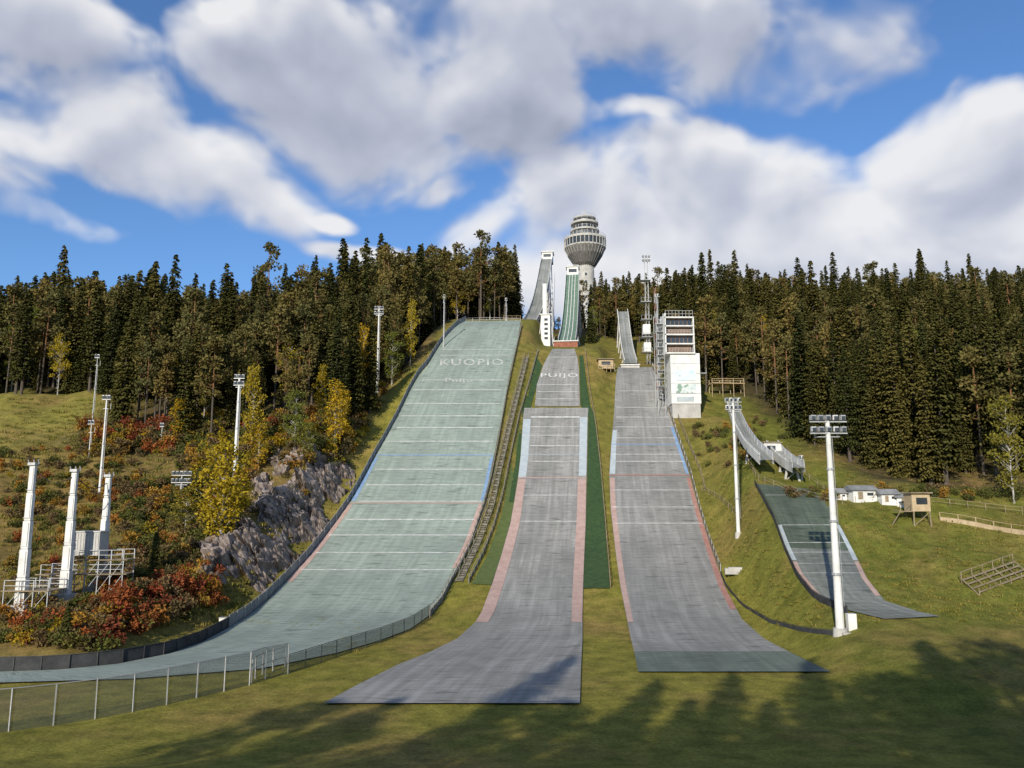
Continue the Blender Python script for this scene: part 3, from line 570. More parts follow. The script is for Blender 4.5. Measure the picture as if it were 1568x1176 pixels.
for p,q,y1,y2 in((g0,g1,716,728),(g1,g2,726,738)):
    P=[Vector(p).lerp(Vector(q),t) for t in np.linspace(0,1,9)]; 
    for i in range(9): t=i/8; P[i].z=(elev(y1)*p.y)*(1-t)+(elev(y2)*q.y)*t-1.2*math.sin(math.pi*t)
    for a,d in zip(P[:-1],P[1:]): b.beam(a,d,.07)
b.build('overhead_cable',['dark'])
def scaffold(name,x0,x1,yb,yt,nx_,levels,dep=3.0):
    b=MB(); P0=hit1(x0,yb); P1=hit1(x1,yb); zt=elev(yt)*P0.y
    zb=min(P0.z,P1.z)-1
    for i in range(nx_):
        t=i/(nx_-1); p=P0.lerp(P1,t)
        for dy in(0,dep): b.beam((p.x,p.y+dy,zb),(p.x,p.y+dy,zt+1.1),.09,0)
    for l in range(levels):
        zz=zb+2+(zt-zb-2)*(l+1)/levels
        c=(P0+P1)/2; L=(P1-P0).length; r=math.atan2(P1.y-P0.y,P1.x-P0.x); b.box((c.x,c.y+dep/2,zz),(L+.4,dep+.3,.1),r,1)
        for dy in(0,dep):
            for h in(.55,1.1): b.beam((P0.x,P0.y+dy,zz+h),(P1.x,P1.y+dy,zz+h),.06,0)
        for i in range(nx_-1):
            p=P0.lerp(P1,i/(nx_-1)); q=P0.lerp(P1,(i+1)/(nx_-1)); b.beam((p.x,p.y,zz-2),(q.x,q.y,zz),.05,0)
    return b.build(name,['steel','wood'])
scaffold('scaffold_platform',2,70,945,905,4,1); scaffold('scaffold_platform',58,95,925,880,3,2,2.2); scaffold('scaffold_platform',108,185,915,858,5,2,2.6)
b=MB(); p=at(138,852,hit1(130,912).y+1.2)
b.box((p.x,p.y,p.z+1.45),(3.0,2.2,2.6),0,0)
for i in range(9): b.box((p.x-1.35+i*.34,p.y-1.13,p.z+1.45),(.06,.06,2.4),0,1)
b.box((p.x,p.y,p.z+2.85),(3.2,2.4,.15),0,1); b.build('metal_equipment_cabin',['conc','steel'])
# ---------------------------------------------------------------- small jump inruns (right)
def small_run(name,px,w):
    P=poly3(px,n=14); Q=[]
    for i,p in enumerate(P): t=i/13; Q.append(p+Vector((0,0,1.0+2.0*math.sin(t*1.6)*t)))
    return inrun(name,Q[::-1] if Q[0].y>Q[-1].y else Q,w,.9,['track','white','conc'],legs=5,truss=False)
small_run('small_ski_jump_inrun',[(1120,622),(1127,645),(1138,675),(1152,705),(1175,733)],2.0)
small_run('small_ski_jump_inrun',[(1183,690),(1195,712),(1210,732),(1224,746)],1.8)
b=MB(); g=hit1(1178,700); b.box((g.x,g.y,g.z+1.3),(3.2,2.6,2.2),.2,0); b.box((g.x,g.y,g.z+2.5),(3.7,3.1,.18),.2,1); b.box((g.x,g.y-1.32,g.z+1.5),(1.6,.07,.8),.2,2)
b.build('start_hut',['white','wood','glass'])
b=MB(); g=hit1(1113,605); zz=elev(588)*g.y; b.box((g.x,g.y,zz),(8,3,.2),.1,0)
for k in(-3.8,-1.3,1.3,3.8):
    b.beam((g.x+k,g.y-1.4,g.z-1),(g.x+k,g.y-1.4,zz+1.1),.12,0); b.beam((g.x+k,g.y+1.4,g.z-1),(g.x+k,g.y+1.4,zz+1.1),.12,0)
for h in(.55,1.1): b.beam((g.x-3.8,g.y-1.4,zz+h),(g.x+3.8,g.y-1.4,zz+h),.08,0)
b.build('start_platform',['woodl'])
fence('wooden_railing',[(1140,700),(1160,735),(1200,752),(1245,765),(1290,772)],1.0,2.4,['wood'],.07,(1,.5))
fence('wooden_railing',[(1205,690),(1225,725),(1262,752),(1310,770)],1.0,2.4,['wood'],.07,(1,.5))
fence('wooden_railing',[(1075,752),(1100,765),(1128,790)],1.0,2.4,['wood'],.07,(1,.5))
def shed(px,py,w,d,h,name='white_shed',rot=0.0,roof='barr'):
    g=hit1(px,py); b=MB(); co,si=math.cos(rot),math.sin(rot)
    b.box((g.x,g.y,g.z+h/2-.3),(w,d,h+.6),rot,0)
    r=lambda x,y,z:(g.x+x*co-y*si,g.y+x*si+y*co,g.z+z)
    ov=.3; b.add([r(-w/2-ov,-d/2-ov,h),r(w/2+ov,-d/2-ov,h),r(w/2+ov,0,h+.8),r(-w/2-ov,0,h+.8),r(w/2+ov,d/2+ov,h),r(-w/2-ov,d/2+ov,h)],[(0,1,2,3),(3,2,4,5),(0,3,5),(1,4,2)],1)
    b.box(r(-w*.2,-d/2-.03,h*.45),(w*.2,.06,h*.8),rot,2); b.box(r(w*.22,-d/2-.03,h*.6),(w*.25,.06,h*.3),rot,3)
    return b.build(name,['white',roof,'wood','glass'])
shed(1318,765,3.6,2.6,1.3,rot=.1); shed(1358,769,2.4,2.2,1.1); shed(1388,773,3.0,2.2,1.0,rot=-.2); shed(1285,764,1.6,1.6,.8)
b=MB(); g=hit1(1413,806); zz=elev(783)*g.y
for k in(-1.2,1.2):
    for j in(0,2.2): b.beam((g.x+k,g.y+j,g.z-1),(g.x+k*.9,g.y+j,zz),.16,0)
b.beam((g.x-1.2,g.y,g.z),(g.x+1.2,g.y,zz),.09,0)
b.box((g.x,g.y+1.1,zz+1.2),(2.5,2.3,2.4),0,1); b.box((g.x,g.y+1,zz+2.5),(3.0,2.9,.16),0,0); b.box((g.x+.1,g.y-.07,zz+1.4),(1.5,.06,.9),0,2); b.box((g.x-2.1,g.y+1,zz),(1.8,2,.12),0,0)
for k in(-2.9,-2.2,-1.4): b.beam((g.x+k,g.y,zz),(g.x+k,g.y,zz+1),.08,0)
b.beam((g.x-2.9,g.y,zz+1),(g.x-1.3,g.y,zz+1),.07,0); b.beam((g.x-2.9,g.y,zz),(g.x-4.5,g.y-.5,g.z),.1,0)
b.build('wooden_lookout_booth',['wood','woodl','glass'])
fence('wooden_fence',[(1440,798),(1480,803),(1520,812),(1570,820),(1640,830)],1.2,2.0,['woodl','woodl'],.09,(1,.5),.5)
fence('wooden_fence',[(1425,772),(1480,778),(1540,785),(1640,795)],1.0,2.4,['wood'],.07,(1,.5))
b=MB(); p0=hit1(1500,912); p1=hit1(1580,882)
for i in range(4):
    o=Vector((-.15*i,.75*i,.36*i+.35)); b.beam(p0+o,p1+o,.12,0); b.beam(p0+o+Vector((0,.2,0)),p1+o+Vector((0,.2,0)),.1,0)
for t in np.linspace(0,1,6):
    p=p0.lerp(p1,t); b.beam(p,p+Vector((-.5,2.4,1.6)),.1,0); b.beam(p+Vector((-.5,2.4,-.5)),p+Vector((-.5,2.4,2.3)),.08,0); b.beam(p,p+Vector((0,0,.8)),.07,0)
b.beam(p0+Vector((-.5,2.4,2.3)),p1+Vector((-.5,2.4,2.3)),.07,0)
b.build('wooden_bleacher',['wood'])
b=MB(); g=hit1(1128,878); b.box((g.x,g.y,g.z+.3),(3.2,1.4,.8),-.2,0); b.box((g.x,g.y,g.z+.75),(2.2,1.0,.2),-.2,0); b.build('concrete_block',['conc'])
b=MB(); g=hit1(342,962); b.box((g.x,g.y,g.z+.6),(.9,.6,1.2),0,0); b.box((g.x,g.y,g.z+1.22),(1.0,.7,.06),0,1); b.build('electrical_box',['white','steel'])
# ---------------------------------------------------------------- rock outcrop
NR,NC=150,160
gxs=np.linspace(290,552,NC); gys=np.linspace(668,925,NR); GX,GY=np.meshgrid(gxs,gys); P=hit(GX.ravel(),GY.ravel()).reshape(NR,NC,3)
def el(cx,cy,rx,ry): return 1-((GX-cx)/rx)**2-((GY-cy)/ry)**2
mask=np.maximum.reduce([el(480,730,58,48),el(440,752,58,60),el(428,808,52,68),el(350,856,56,44),el(392,848,64,60),el(464,788,38,58)])
vs=[]
for i in range(NR):
    for j in range(NC):
        p=P[i,j]; q=Vector(p); f=mn.fractal(q*.25,1.0,2.0,4); w1=q+Vector((f,f*.7,f*.5))*1.0; cell=mn.cell(Vector((w1.x*.34,w1.y*.26,w1.z*.36))); cell2=mn.cell(Vector((w1.x*.9+7,w1.y*.75,w1.z*1.1)))
        rg=abs(mn.noise(q*.55)); d=min(1.0,mask[i,j]*1.8)*1.9-.7+f*1.5+cell*1.7+cell2*.7-max(0,.12-rg)*6
        if mask[i,j]<-.25: d=-1.5
        d=max(-1.5,d); vs.append((p[0],p[1]-.75*d,p[2]+.5*d))
b=MB(); b.add(vs,[(i*NC+j,(i+1)*NC+j,(i+1)*NC+j+1,i*NC+j+1) for i in range(NR-1) for j in range(NC-1) if max(mask[i,j],mask[i+1,j+1])>-.35]); b.build('rock_outcrop',['rock'])
# ---------------------------------------------------------------- tree models
def tri(b,p,d,l,w,up,m):
    d=d.normalized(); s=d.cross(up); 
    if s.length<1e-3: s=Vector((1,0,0))
    s.normalize(); b.add([p-s*w*.3,p+d*l*.45-s*w*.5,p+d*l,p+d*l*.45+s*w*.5,p+s*w*.3],[(0,1,2,3,4)],m)
def rv(): return Vector((random.uniform(-1,1),random.uniform(-1,1),random.uniform(-1,1)))
def spruce(name,H=22,R=3.2,low=.06,seed=1,gap=.0,dens_=1.0):
    random.seed(seed); b=MB(); b.cyl((0,0,-1),(0,0,H*.97),H*.012+.06,.03,6,0)
    n=int(34*dens_)
    for k in range(n):
        t=low+(1-low)*(k/(n-1))**.95; z=H*t; r=R*((1-t)**.72)*(.75+.25*min(1,(t-low)*6+.3))*random.uniform(.78,1.12)+.12
        nb=int(6+4*(1-t)); ph=random.uniform(0,6.28)
        for j in range(nb):
            if random.random()<gap: continue
            a=ph+j*6.283/nb+random.uniform(-.25,.25); L=r*random.uniform(.65,1.2); dr=-.42*(1-t)+.12+random.uniform(-.12,.1)
            dirv=Vector((math.cos(a),math.sin(a),dr)); o=Vector((0,0,z+random.uniform(-.3,.3))); ns=max(2,int(L/.62))
            tri(b,o,dirv,L,L*.32+.1,Vector((0,0,1)),1)
            for q in range(1,ns+1):
                f=q/(ns+.3); p=o+dirv*L*f+Vector((0,0,-.10*L*f*f))
                for s in(-1,1):
                    sd=Vector((-math.sin(a)*s,math.cos(a)*s,0)); dd=dirv.normalized()*.6+sd*.75+Vector((0,0,-.45-random.uniform(0,.5)))
                    tri(b,p,dd,(.55+.35*L*(1-f))*random.uniform(.7,1.25),.36,Vector((0,0,1))+rv()*.4,1)
                if random.random()<.6: tri(b,p,Vector((0,0,-1))+rv()*.3,.55,.3,rv(),1)
    tri(b,Vector((0,0,H*.94)),Vector((0,0,1)),H*.06,.25,Vector((1,0,0)),1)
    return b,['bark','spruce']
def clump(b,c,r,n,m,sz):
    for _ in range(n):
        v=rv(); 
        while v.length>1: v=rv()
        v.z*=.7; d=(v.normalized()+rv()*.6+Vector((0,0,.2)))
        tri(b,c+v*r,d,sz*random.uniform(.7,1.4),sz*.7,rv(),m)
def pine(name,H=21,R=2.8,seed=1):
    random.seed(seed); b=MB(); lean=Vector((random.uniform(-.4,.4),random.uniform(-.4,.4),0))
    b.cyl((0,0,-1),(lean.x*.4,lean.y*.4,H*.5),.2,.15,7,0); b.cyl((lean.x*.4,lean.y*.4,H*.5),(lean.x,lean.y,H*.97),.15,.04,6,2)
    for k in range(34):
        t=random.uniform(.36,.98)**.9; z=H*t; r=R*(math.sin(min(1,(1-t)*1.9+.12)*math.pi*.5))*random.uniform(.35,1.05); a=random.uniform(0,6.28)
        o=Vector((lean.x*t,lean.y*t,z-r*.3)); c=Vector((lean.x*t+r*math.cos(a),lean.y*t+r*math.sin(a),z)); b.cyl(o,c,.06,.02,4,2)
        clump(b,c,.95*random.uniform(.6,1.15),34,1,.5)
    return b,['bark','pine','barko']
def birch(name,H=13,R=2.8,seed=1,leaf='byel',n=60,low=.2):
    random.seed(seed); b=MB(); b.cyl((0,0,-.5),(0,0,H*.9),.14,.03,7,0)
    for k in range(n):
        t=random.uniform(low,1.0); r=R*math.sin(math.pi*min(1,max(.08,(1-t)*.95+.1)))**.7*random.uniform(.15,1.0); a=random.uniform(0,6.28)
        c=Vector((r*math.cos(a),r*math.sin(a),H*t)); b.cyl((0,0,H*t-r*.8),c,.05,.015,4,0); clump(b,c,.85*random.uniform(.5,1.2),42,1,.3)
    return b,['barkw',leaf]
def bush(name,R=1.6,H=1.8,seed=1,leaf='bred'):
    random.seed(seed); b=MB()
    for k in range(11):
        a=random.uniform(0,6.28); r=R*random.uniform(0,.9); z=H*random.uniform(.15,.95)*(1-.45*(r/R)); c=Vector((r*math.cos(a),r*math.sin(a),z)); b.cyl((0,0,-.2),c,.03,.01,4,0); clump(b,c,.55*random.uniform(.6,1.2),34,1,.26)
    return b,['bark',leaf]
def tuft(seed):
    random.seed(seed); b=MB()
    for k in range(26):
        p=Vector((random.uniform(-.8,.8),random.uniform(-.8,.8),-.05)); tri(b,p,Vector((random.uniform(-.5,.5),random.uniform(-.5,.5),1)),random.uniform(.25,.75),.12,rv(),0)
    return b,['tuft']
def asset(col,name,bm):
    b,mats=bm; me=bpy.data.meshes.new(name); me.from_pydata(b.v,[],b.f); [me.materials.append(M[k]) for k in mats]; me.polygons.foreach_set('material_index',b.m)
    ob=bpy.data.objects.new(name,me); col.objects.link(ob); return ob
CF=bpy.data.collections.new('forest_trees'); CB=bpy.data.collections.new('bushes'); CT=bpy.data.collections.new('grass_tufts')
asset(CF,'a0_spruce',spruce('s',23,3.3,.04,1)); asset(CF,'a1_spruce',spruce('s',21,2.6,.08,2,.08)); asset(CF,'a2_spruce',spruce('s',24,3.0,.15,3,.15)); asset(CF,'a3_spruce',spruce('s',17,2.7,.02,4)); asset(CF,'a4_spruce',spruce('s',22,2.2,.2,5,.2,.9))
asset(CF,'b0_pine',pine('p',21,2.9,6)); asset(CF,'b1_pine',pine('p',19,2.4,7)); asset(CF,'b2_pine',pine('p',22,3.2,8))
asset(CF,'c0_birch',birch('b',15,2.6,9,'bgrn',60,.25)); asset(CF,'c1_birch',birch('b',14,2.3,10,'byel',48,.3))
for i,(lf) in enumerate(['bred','bora','bgre','bbrn','byel']):
    asset(CB,'bush%d0'%i,bush('b',1.5,1.7,20+i,lf)); asset(CB,'bush%d1'%i,bush('b',1.1,2.3,30+i,lf))
for i in range(3): asset(CT,'tuft%d'%i,tuft(50+i))
def scatter(name,pts,rot,scl,idx,col):
    me=bpy.data.meshes.new(name); me.from_pydata([tuple(p) for p in pts],[],[])
    a=me.attributes.new('rotz','FLOAT_VECTOR','POINT'); r=np.zeros((len(pts),3),np.float32); r[:,2]=rot; a.data.foreach_set('vector',r.ravel())
    a=me.attributes.new('scl','FLOAT_VECTOR','POINT'); a.data.foreach_set('vector',np.asarray(scl,np.float32).ravel())
    a=me.attributes.new('idx','INT','POINT'); a.data.foreach_set('value',np.asarray(idx,np.int32))
    ob=bpy.data.objects.new(name,me); scene.collection.objects.link(ob)
    ng=bpy.data.node_groups.new(name,'GeometryNodeTree'); ng.interface.new_socket('Geometry',in_out='INPUT',socket_type='NodeSocketGeometry'); ng.interface.new_socket('Geometry',in_out='OUTPUT',socket_type='NodeSocketGeometry')
    N=ng.nodes.new; gi=N('NodeGroupInput'); go=N('NodeGroupOutput'); ip=N('GeometryNodeInstanceOnPoints'); ci=N('GeometryNodeCollectionInfo'); ci.inputs['Collection'].default_value=col; ci.inputs['Separate Children'].default_value=True; ci.inputs['Reset Children'].default_value=True
    def na(nm,tp): n=N('GeometryNodeInputNamedAttribute'); n.data_type=tp; n.inputs['Name'].default_value=nm; return [o for o in n.outputs if o.enabled and o.name=='Attribute'][0]
    L=ng.links.new; L(gi.outputs[0],ip.inputs['Points']); L(ci.outputs[0],ip.inputs['Instance']); ip.inputs['Pick Instance'].default_value=True
    L(na('idx','INT'),ip.inputs['Instance Index']); L(na('rotz','FLOAT_VECTOR'),ip.inputs['Rotation']); L(na('scl','FLOAT_VECTOR'),ip.inputs['Scale']); L(ip.outputs[0],go.inputs[0])
    md=ob.modifiers.new('scatter','NODES'); md.node_group=ng; return ob
sp=4.4; gx,gy=np.meshgrid(np.arange(-270,290,sp),np.arange(118,400,sp)); gx=(gx+rng.uniform(-.48,.48,gx.shape)*sp).ravel(); gy=(gy+rng.uniform(-.48,.48,gy.shape)*sp).ravel()
u=gx-.125*(np.clip(gy,0,260)-100)
edgeL=np.interp(-u,[38,50,70,85,105,200],[158,148,146,155,180,184])
left=(u<-38)&(gy>edgeL)
backl=(gy>247)&(u<-18)&(u>-60)
edgeR=np.where(gx>57,np.interp(gx,[57,62,300],[150,124,122]),np.where(gx>40,190,250))
right=(gx>28)&(gy>edgeR)
mid_=(gy>345)&(gx>-20)&(gx<60)
def near_line(x,y,x0,y0,x1,y1,w):
    t=np.clip((y-y0)/(y1-y0),0,1); return (abs(x-(x0+(x1-x0)*t))<w)&(y<y1+8)
ex=near_line(gx,gy,a0.x,a0.y,a1.x,a1.y,7)|near_line(gx,gy,b0.x,b0.y,b1.x,b1.y,7)|near_line(gx,gy,c0.x,c0.y,c1.x,c1.y,4.5)
ex|=((gx>X(1004)-2)&(gx<X(1078)+3)&(gy<190))
ex|=(np.hypot(gx-38.8,gy-400)<16)
ex|=((gx>a0.x)&(gx<27)&(gy<345)&(gy>200))
ex|=(abs(gx)>.66*gy+26)
keep=(left|backl|right|mid_)&~ex&(rng.random(len(gx))<np.where(gy>300,.5,.88))
gx,gy=gx[keep],gy[keep]; n=len(gx); print('trees',n)
rr=rng.random(n); cl=np.array([mn.noise(Vector((x*.03,y*.03,0))) for x,y in zip(gx,gy)])
leftm=gx<0
pp=np.where(leftm,.42,.28)+cl*.5
eL=np.interp(-(gx-.125*(np.clip(gy,0,260)-100)),[38,50,70,85,105,200],[158,148,146,155,180,184]); front=leftm&(gy<eL+26)
pb=np.where(leftm,.07,.035)+np.clip(cl,0,1)*.08+np.where(front,.13,0)
idx=np.where(rr<pb,8+(rng.random(n)<.5),np.where(rr<pb+pp,5+rng.integers(0,3,n),rng.integers(0,5,n)))
frontR=(gx>50)&(gy<150); idx=np.where(frontR&(rng.random(n)<.8),rng.integers(0,4,n),idx)
sc=rng.uniform(.62,1.14,n); sc=np.where(leftm&(gy>200),sc*1.16,sc); sc=np.where(gx<-95,sc*1.12,sc); sc=np.where(rng.random(n)<.10,sc*1.2,sc)
tall=(gy>245)&(gx<5)&(gx>-42); sc=np.where(tall,rng.uniform(.85,1.4,n),sc)
sc=np.where((gx>20)&(gx<45)&(gy>240),sc*.9,sc); sc=np.where(mid_[keep],sc*.7,sc)
S3=np.c_[sc*rng.uniform(.85,1.2,n),sc*rng.uniform(.85,1.2,n),sc]
scatter('conifer_forest',np.c_[gx,gy,T(gx,gy)],rng.uniform(0,6.28,n),S3,idx,CF)
def bush_zone(px0,px1,py0,py1,n,w,smin,smax):
    px=rng.uniform(px0,px1,n); py=rng.uniform(py0,py1,n); P=hit(px,py); k=rng.choice(5,n,p=w); s=rng.uniform(smin,smax,n); return P,k*2+rng.integers(0,2,n),s
Z_=[bush_zone(150,330,895,1000,180,[.50,.17,.12,.18,.03],.45,1.3),bush_zone(0,150,930,1010,100,[.12,.15,.33,.35,.05],.5,1.0),
    bush_zone(190,330,740,880,150,[.06,.15,.5,.24,.05],.5,1.2),bush_zone(10,330,780,900,170,[.10,.17,.35,.33,.05],.4,.9),
    bush_zone(120,300,655,700,110,[.20,.36,.2,.19,.05],.8,1.5),bush_zone(0,220,690,790,150,[.06,.22,.30,.38,.04],.4,.9),
    bush_zone(300,560,640,720,210,[.05,.25,.34,.22,.14],.7,1.6),bush_zone(545,660,560,660,70,[.05,.2,.4,.2,.15],.6,1.2),
    bush_zone(250,390,690,790,80,[.03,.2,.45,.2,.12],.7,1.4),bush_zone(400,520,690,860,22,[.05,.3,.35,.2,.1],.3,.7),bush_zone(1060,1200,640,720,60,[0,.1,.5,.4,0],.4,.9),bush_zone(1200,1568,752,768,60,[0,.05,.6,.35,0],.4,.9)]
BP=np.concatenate([q[0] for q in Z_]); BI=np.concatenate([q[1] for q in Z_]); BS=np.concatenate([q[2] for q in Z_])
ub=BP[:,0]-.125*(BP[:,1]-100); ok=((ub<-37)|((BP[:,0]>36)))&(BP[:,1]>79); BP,BI,BS=BP[ok],BI[ok],BS[ok]
scatter('autumn_shrubs',BP,rng.uniform(0,6.28,len(BP)),np.c_[BS,BS,BS],BI,CB)
px=np.r_[rng.uniform(0,560,3600),rng.uniform(1060,1568,2600),rng.uniform(690,960,600)]; py=np.r_[rng.uniform(610,1010,3600),rng.uniform(640,960,2600),rng.uniform(520,900,600)]
P=hit(px,py)
def inr(f,g,m=4): 
    return np.array([(x>f(y)-m)&(x<g(y)+m) for x,y in zip(px,py)])
bad=(inr(fl,fr_)&(py<950))|(inr(gl,gr)&(py>620))|(inr(kl,kr)&(py<=625))|inr(hl,hr)|np.array([(x>sf(y)[0]-6)&(x<sf(y)[1]+6)&(y>738)&(y<955) for x,y in zip(px,py)])|(P[:,1]<80)|((px>775)&(px<935)&(py>600))|((px<500)&(py>960))
P=P[~bad]; s=rng.uniform(.35,1.0,len(P))*np.where(P[:,0]<-35,1.1,.6)
scatter('meadow_grass',P,rng.uniform(0,6.28,len(P)),np.c_[s,s,s],rng.integers(0,3,len(P)),CT)
def single(name,mesh_ob,px,py,pt,H,rot=0,wide=1.0):
    g=hit1(px,py); h=elev(pt)*g.y-g.z; s=h/H; ob=bpy.data.objects.new(name,mesh_ob.data); ob.location=g; ob.scale=(s*wide,s*wide,s); ob.rotation_euler=(0,0,rot); scene.collection.objects.link(ob)
tmp=bpy.data.collections.new('tree_models')
by1=asset(tmp,'m1',birch('b',9,2.6,41,'byel',75,.08)); by2=asset(tmp,'m2',birch('b',12,2.2,42,'byel',60,.15)); bg1=asset(tmp,'m3',birch('b',12,2.5,43,'bgrn',65,.15)); ys=asset(tmp,'m4',spruce('s',9,2.0,.0,44))
single('yellow_birch_tree',by1,338,828,682,9,0,1.0); single('yellow_birch_tree',by2,512,690,585,12,1,1.0); single('yellow_birch_tree',by2,490,640,560,12,2,.8); single('yellow_birch_tree',by2,522,660,600,12,3,1.3)
single('yellow_birch_tree',by2,395,720,650,12,4,1.2); single('yellow_birch_tree',by1,555,600,500,9,5,.6); single('olive_birch_tree',bg1,450,700,600,12,1); single('olive_birch_tree',bg1,600,590,510,12,2); single('olive_birch_tree',bg1,470,715,648,12,3,1.2)
single('yellow_birch_tree',by2,628,560,462,12,2,.6); single('yellow_birch_tree',by2,385,690,560,12,5,.7); single('yellow_birch_tree',by2,275,680,610,12,5,1.2)
single('olive_birch_tree',bg1,283,820,748,12,2,1.6); single('young_spruce_tree',ys,235,880,815,9,1); single('young_spruce_tree',ys,300,780,720,9,2); single('young_spruce_tree',ys,262,800,750,9,3,1.1); single('young_spruce_tree',ys,100,985,930,9,4,1.2)
single('olive_birch_tree',bg1,612,560,480,12,5); single('olive_birch_tree',bg1,1553,770,610,12,1,.8); single('olive_birch_tree',bg1,910,520,470,12,1,.8); single('young_spruce_tree',ys,905,525,478,9,1)
# ---------------------------------------------------------------- sun and trees on the bank behind the viewpoint
EL=math.radians(23); az=Vector((-.32,-.947,0)).normalized(); toS=Vector((az.x*math.cos(EL),az.y*math.cos(EL),math.sin(EL)))
pts=[];sc=[];ix=[]
tips=[(560,1048,20),(648,1065,22),(600,1080,20),(560,1100,20),(500,1125,20),(440,1150,20),(400,1165,20),(882,1008,23),(905,1045,21),(960,1070,20),(870,1095,20),(1010,1042,22),(1125,1032,23),(1080,1105,20),(1240,1012,23),(1180,1075,20),(1330,995,23),(1300,1060,21),(1410,982,24),(1390,1085,20),(1480,972,24),(1470,1035,22),(1550,967,24),(1560,1025,22),(1620,965,24),(1700,975,24),(820,1135,20),(930,1135,20),(1230,1135,20),(1520,1105,20),(1030,1145,20),(1340,1145,20),(1450,1145,20),(680,1150,18),(60,1165,20),(1130,1160,20),(1250,1042,22),(1360,1025,22),(1440,1005,22),(1520,996,22),(1060,1072,20),(1150,1115,20),(540,1160,20),(600,1140,20),(760,1160,20),(1600,1000,24),(1640,1040,24),(1290,1110,22),(1430,1070,22),(1500,1070,22),(980,1110,20)]
for (x_,y_,h0) in tips:
    g=hit1(x_,y_); best=None
    for h in np.arange(h0,44,1.0):
        for s in np.arange(20,220,.25):
            p=g+toS*s
            best=p
            if p.z-h>=Tz(p.x,p.y): break
        if best.y<-11 or abs(best.x)>25: break
    pts.append((best.x,best.y,Tz(best.x,best.y))); k_=random.uniform(1.2,1.6); sc.append((h/23*k_,h/23*k_,h/23)); ix.append(random.choice([0,2,0,5,7]))
scatter('bank_trees',pts,rng.uniform(0,6.28,len(pts)),sc,ix,CF)
sun=bpy.data.lights.new('sun','SUN'); sun.energy=5.0; sun.angle=math.radians(.53); sun.color=(1,.91,.76); so=bpy.data.objects.new('sun',sun); so.rotation_euler=(-toS).to_track_quat('-Z','Y').to_euler(); scene.collection.objects.link(so)
# ---------------------------------------------------------------- sky with clouds: cloud cover is generated here as a sky map (azimuth x elevation)
def azel(px,py):
    a,e=ray(px,py); a=float(a);e=float(e); return math.atan(a),math.atan(e/math.sqrt(1+a*a))
blobs=[(30,50,130,52,1.0),(50,140,110,50,.7),(20,245,125,62,1.0),(180,245,115,68,1.05),(330,275,118,60,1.1),(425,300,72,45,1.0),(240,190,62,40,.8),(110,355,95,18,.65),(515,314,36,17,.65),
 (420,75,105,85,.95),(560,105,180,105,1.15),(720,140,145,95,1.1),(600,200,150,60,.9),(500,190,120,55,.75),(815,180,50,28,.85),(665,285,36,22,.6),(760,60,90,50,.8),
 (950,45,140,60,.8),(1130,60,160,68,.8),(1250,80,80,50,.7),(960,195,60,16,.5),(740,345,85,26,.75),(840,320,95,60,1.0),(990,320,130,80,1.25),(1080,300,115,82,1.35),(1180,330,125,85,1.45),(1270,355,105,70,1.45),(1350,385,220,55,1.6),(1450,270,90,88,1.35),(1400,330,110,70,1.3),(1568,270,60,60,1.0),(1540,350,125,70,1.3),(900,410,190,48,1.0),(1200,420,450,45,1.5),(600,370,80,14,.55)]
W_,H_=5120,1280
def bsp(nout,ngrid,wrap):
    x=(np.arange(nout)+.5)/nout*(ngrid if wrap else ngrid-3); i=np.floor(x).astype(int); f=(x-i).astype(np.float32)
    w=np.stack([(1-f)**3/6,(3*f**3-6*f**2+4)/6,(-3*f**3+3*f**2+3*f+1)/6,f**3/6],0); M_=np.zeros((nout,ngrid),np.float32); r=np.arange(nout)
    for k in range(4):
        j=(i+k-1)%ngrid if wrap else np.minimum(i+k,ngrid-1); np.add.at(M_,(r,j),w[k])
    return M_
rs=np.random.default_rng(21)
def octave(cx,cy): 
    o=bsp(H_,cy+3,False)@rs.standard_normal((cy+3,cx)).astype(np.float32)@bsp(W_,cx,True).T; return o/o.std()
def fbm(cx,cy,n,per): 
    o=0; a=1; t=0
    for k in range(n): o=o+a*octave(int(cx*2**k),int(cy*2**k)); t+=a*a; a*=per
    return (o/math.sqrt(t)).astype(np.float32)
AZ=((np.arange(W_)+.5)/W_*2-1)*math.pi; ELV=(np.arange(H_)+.5)/H_*math.pi/2
wx=fbm(36,13,3,.55); wy=fbm(36,13,3,.55)
fine=fbm(52,19,5,.60)
ii,jj=np.meshgrid(np.arange(H_,dtype=np.int32),np.arange(W_,dtype=np.int32),indexing='ij')
fw=fine[np.clip(ii+(wy*10).astype(np.int32),0,H_-1),(jj+(wx*14).astype(np.int32))%W_]
c0_=np.searchsorted(AZ,-.80); c1_=np.searchsorted(AZ,.80)
azw=(AZ[None,c0_:c1_]+wx[:,c0_:c1_]*.020).astype(np.float32); elw=(ELV[:,None]+wy[:,c0_:c1_]*.012).astype(np.float32)
fld=np.full(azw.shape,-1.2,np.float32)
for (x_,y_,rx,ry,wt) in blobs:
    ca_,ce=azel(x_,y_); v=wt*(1-((azw-ca_)*(F/rx/1.25))**2-((elw-ce)*(F/ry/1.25))**2); h=np.clip(.25-np.abs(fld-v),0,None)/.25; fld=np.maximum(fld,v)+h**3*.25/6
big=fbm(14,6,3,.5); base=np.minimum(big*.55-.15,1.0)
tA=np.clip((np.abs(AZ)-.66)/.12,0,1)[None,:]; tE=np.clip((ELV-.64)/.1,0,1)[:,None]; tt=np.maximum(tA,tE).astype(np.float32)
full=np.full((H_,W_),-1.2,np.float32); full[:,c0_:c1_]=fld; full=full*(1-tt)+base*tt
D=full+.36*fw-.04
sh=np.roll(D,10,axis=1); sh=np.vstack([sh[26:],np.repeat(sh[-1:],26,0)])
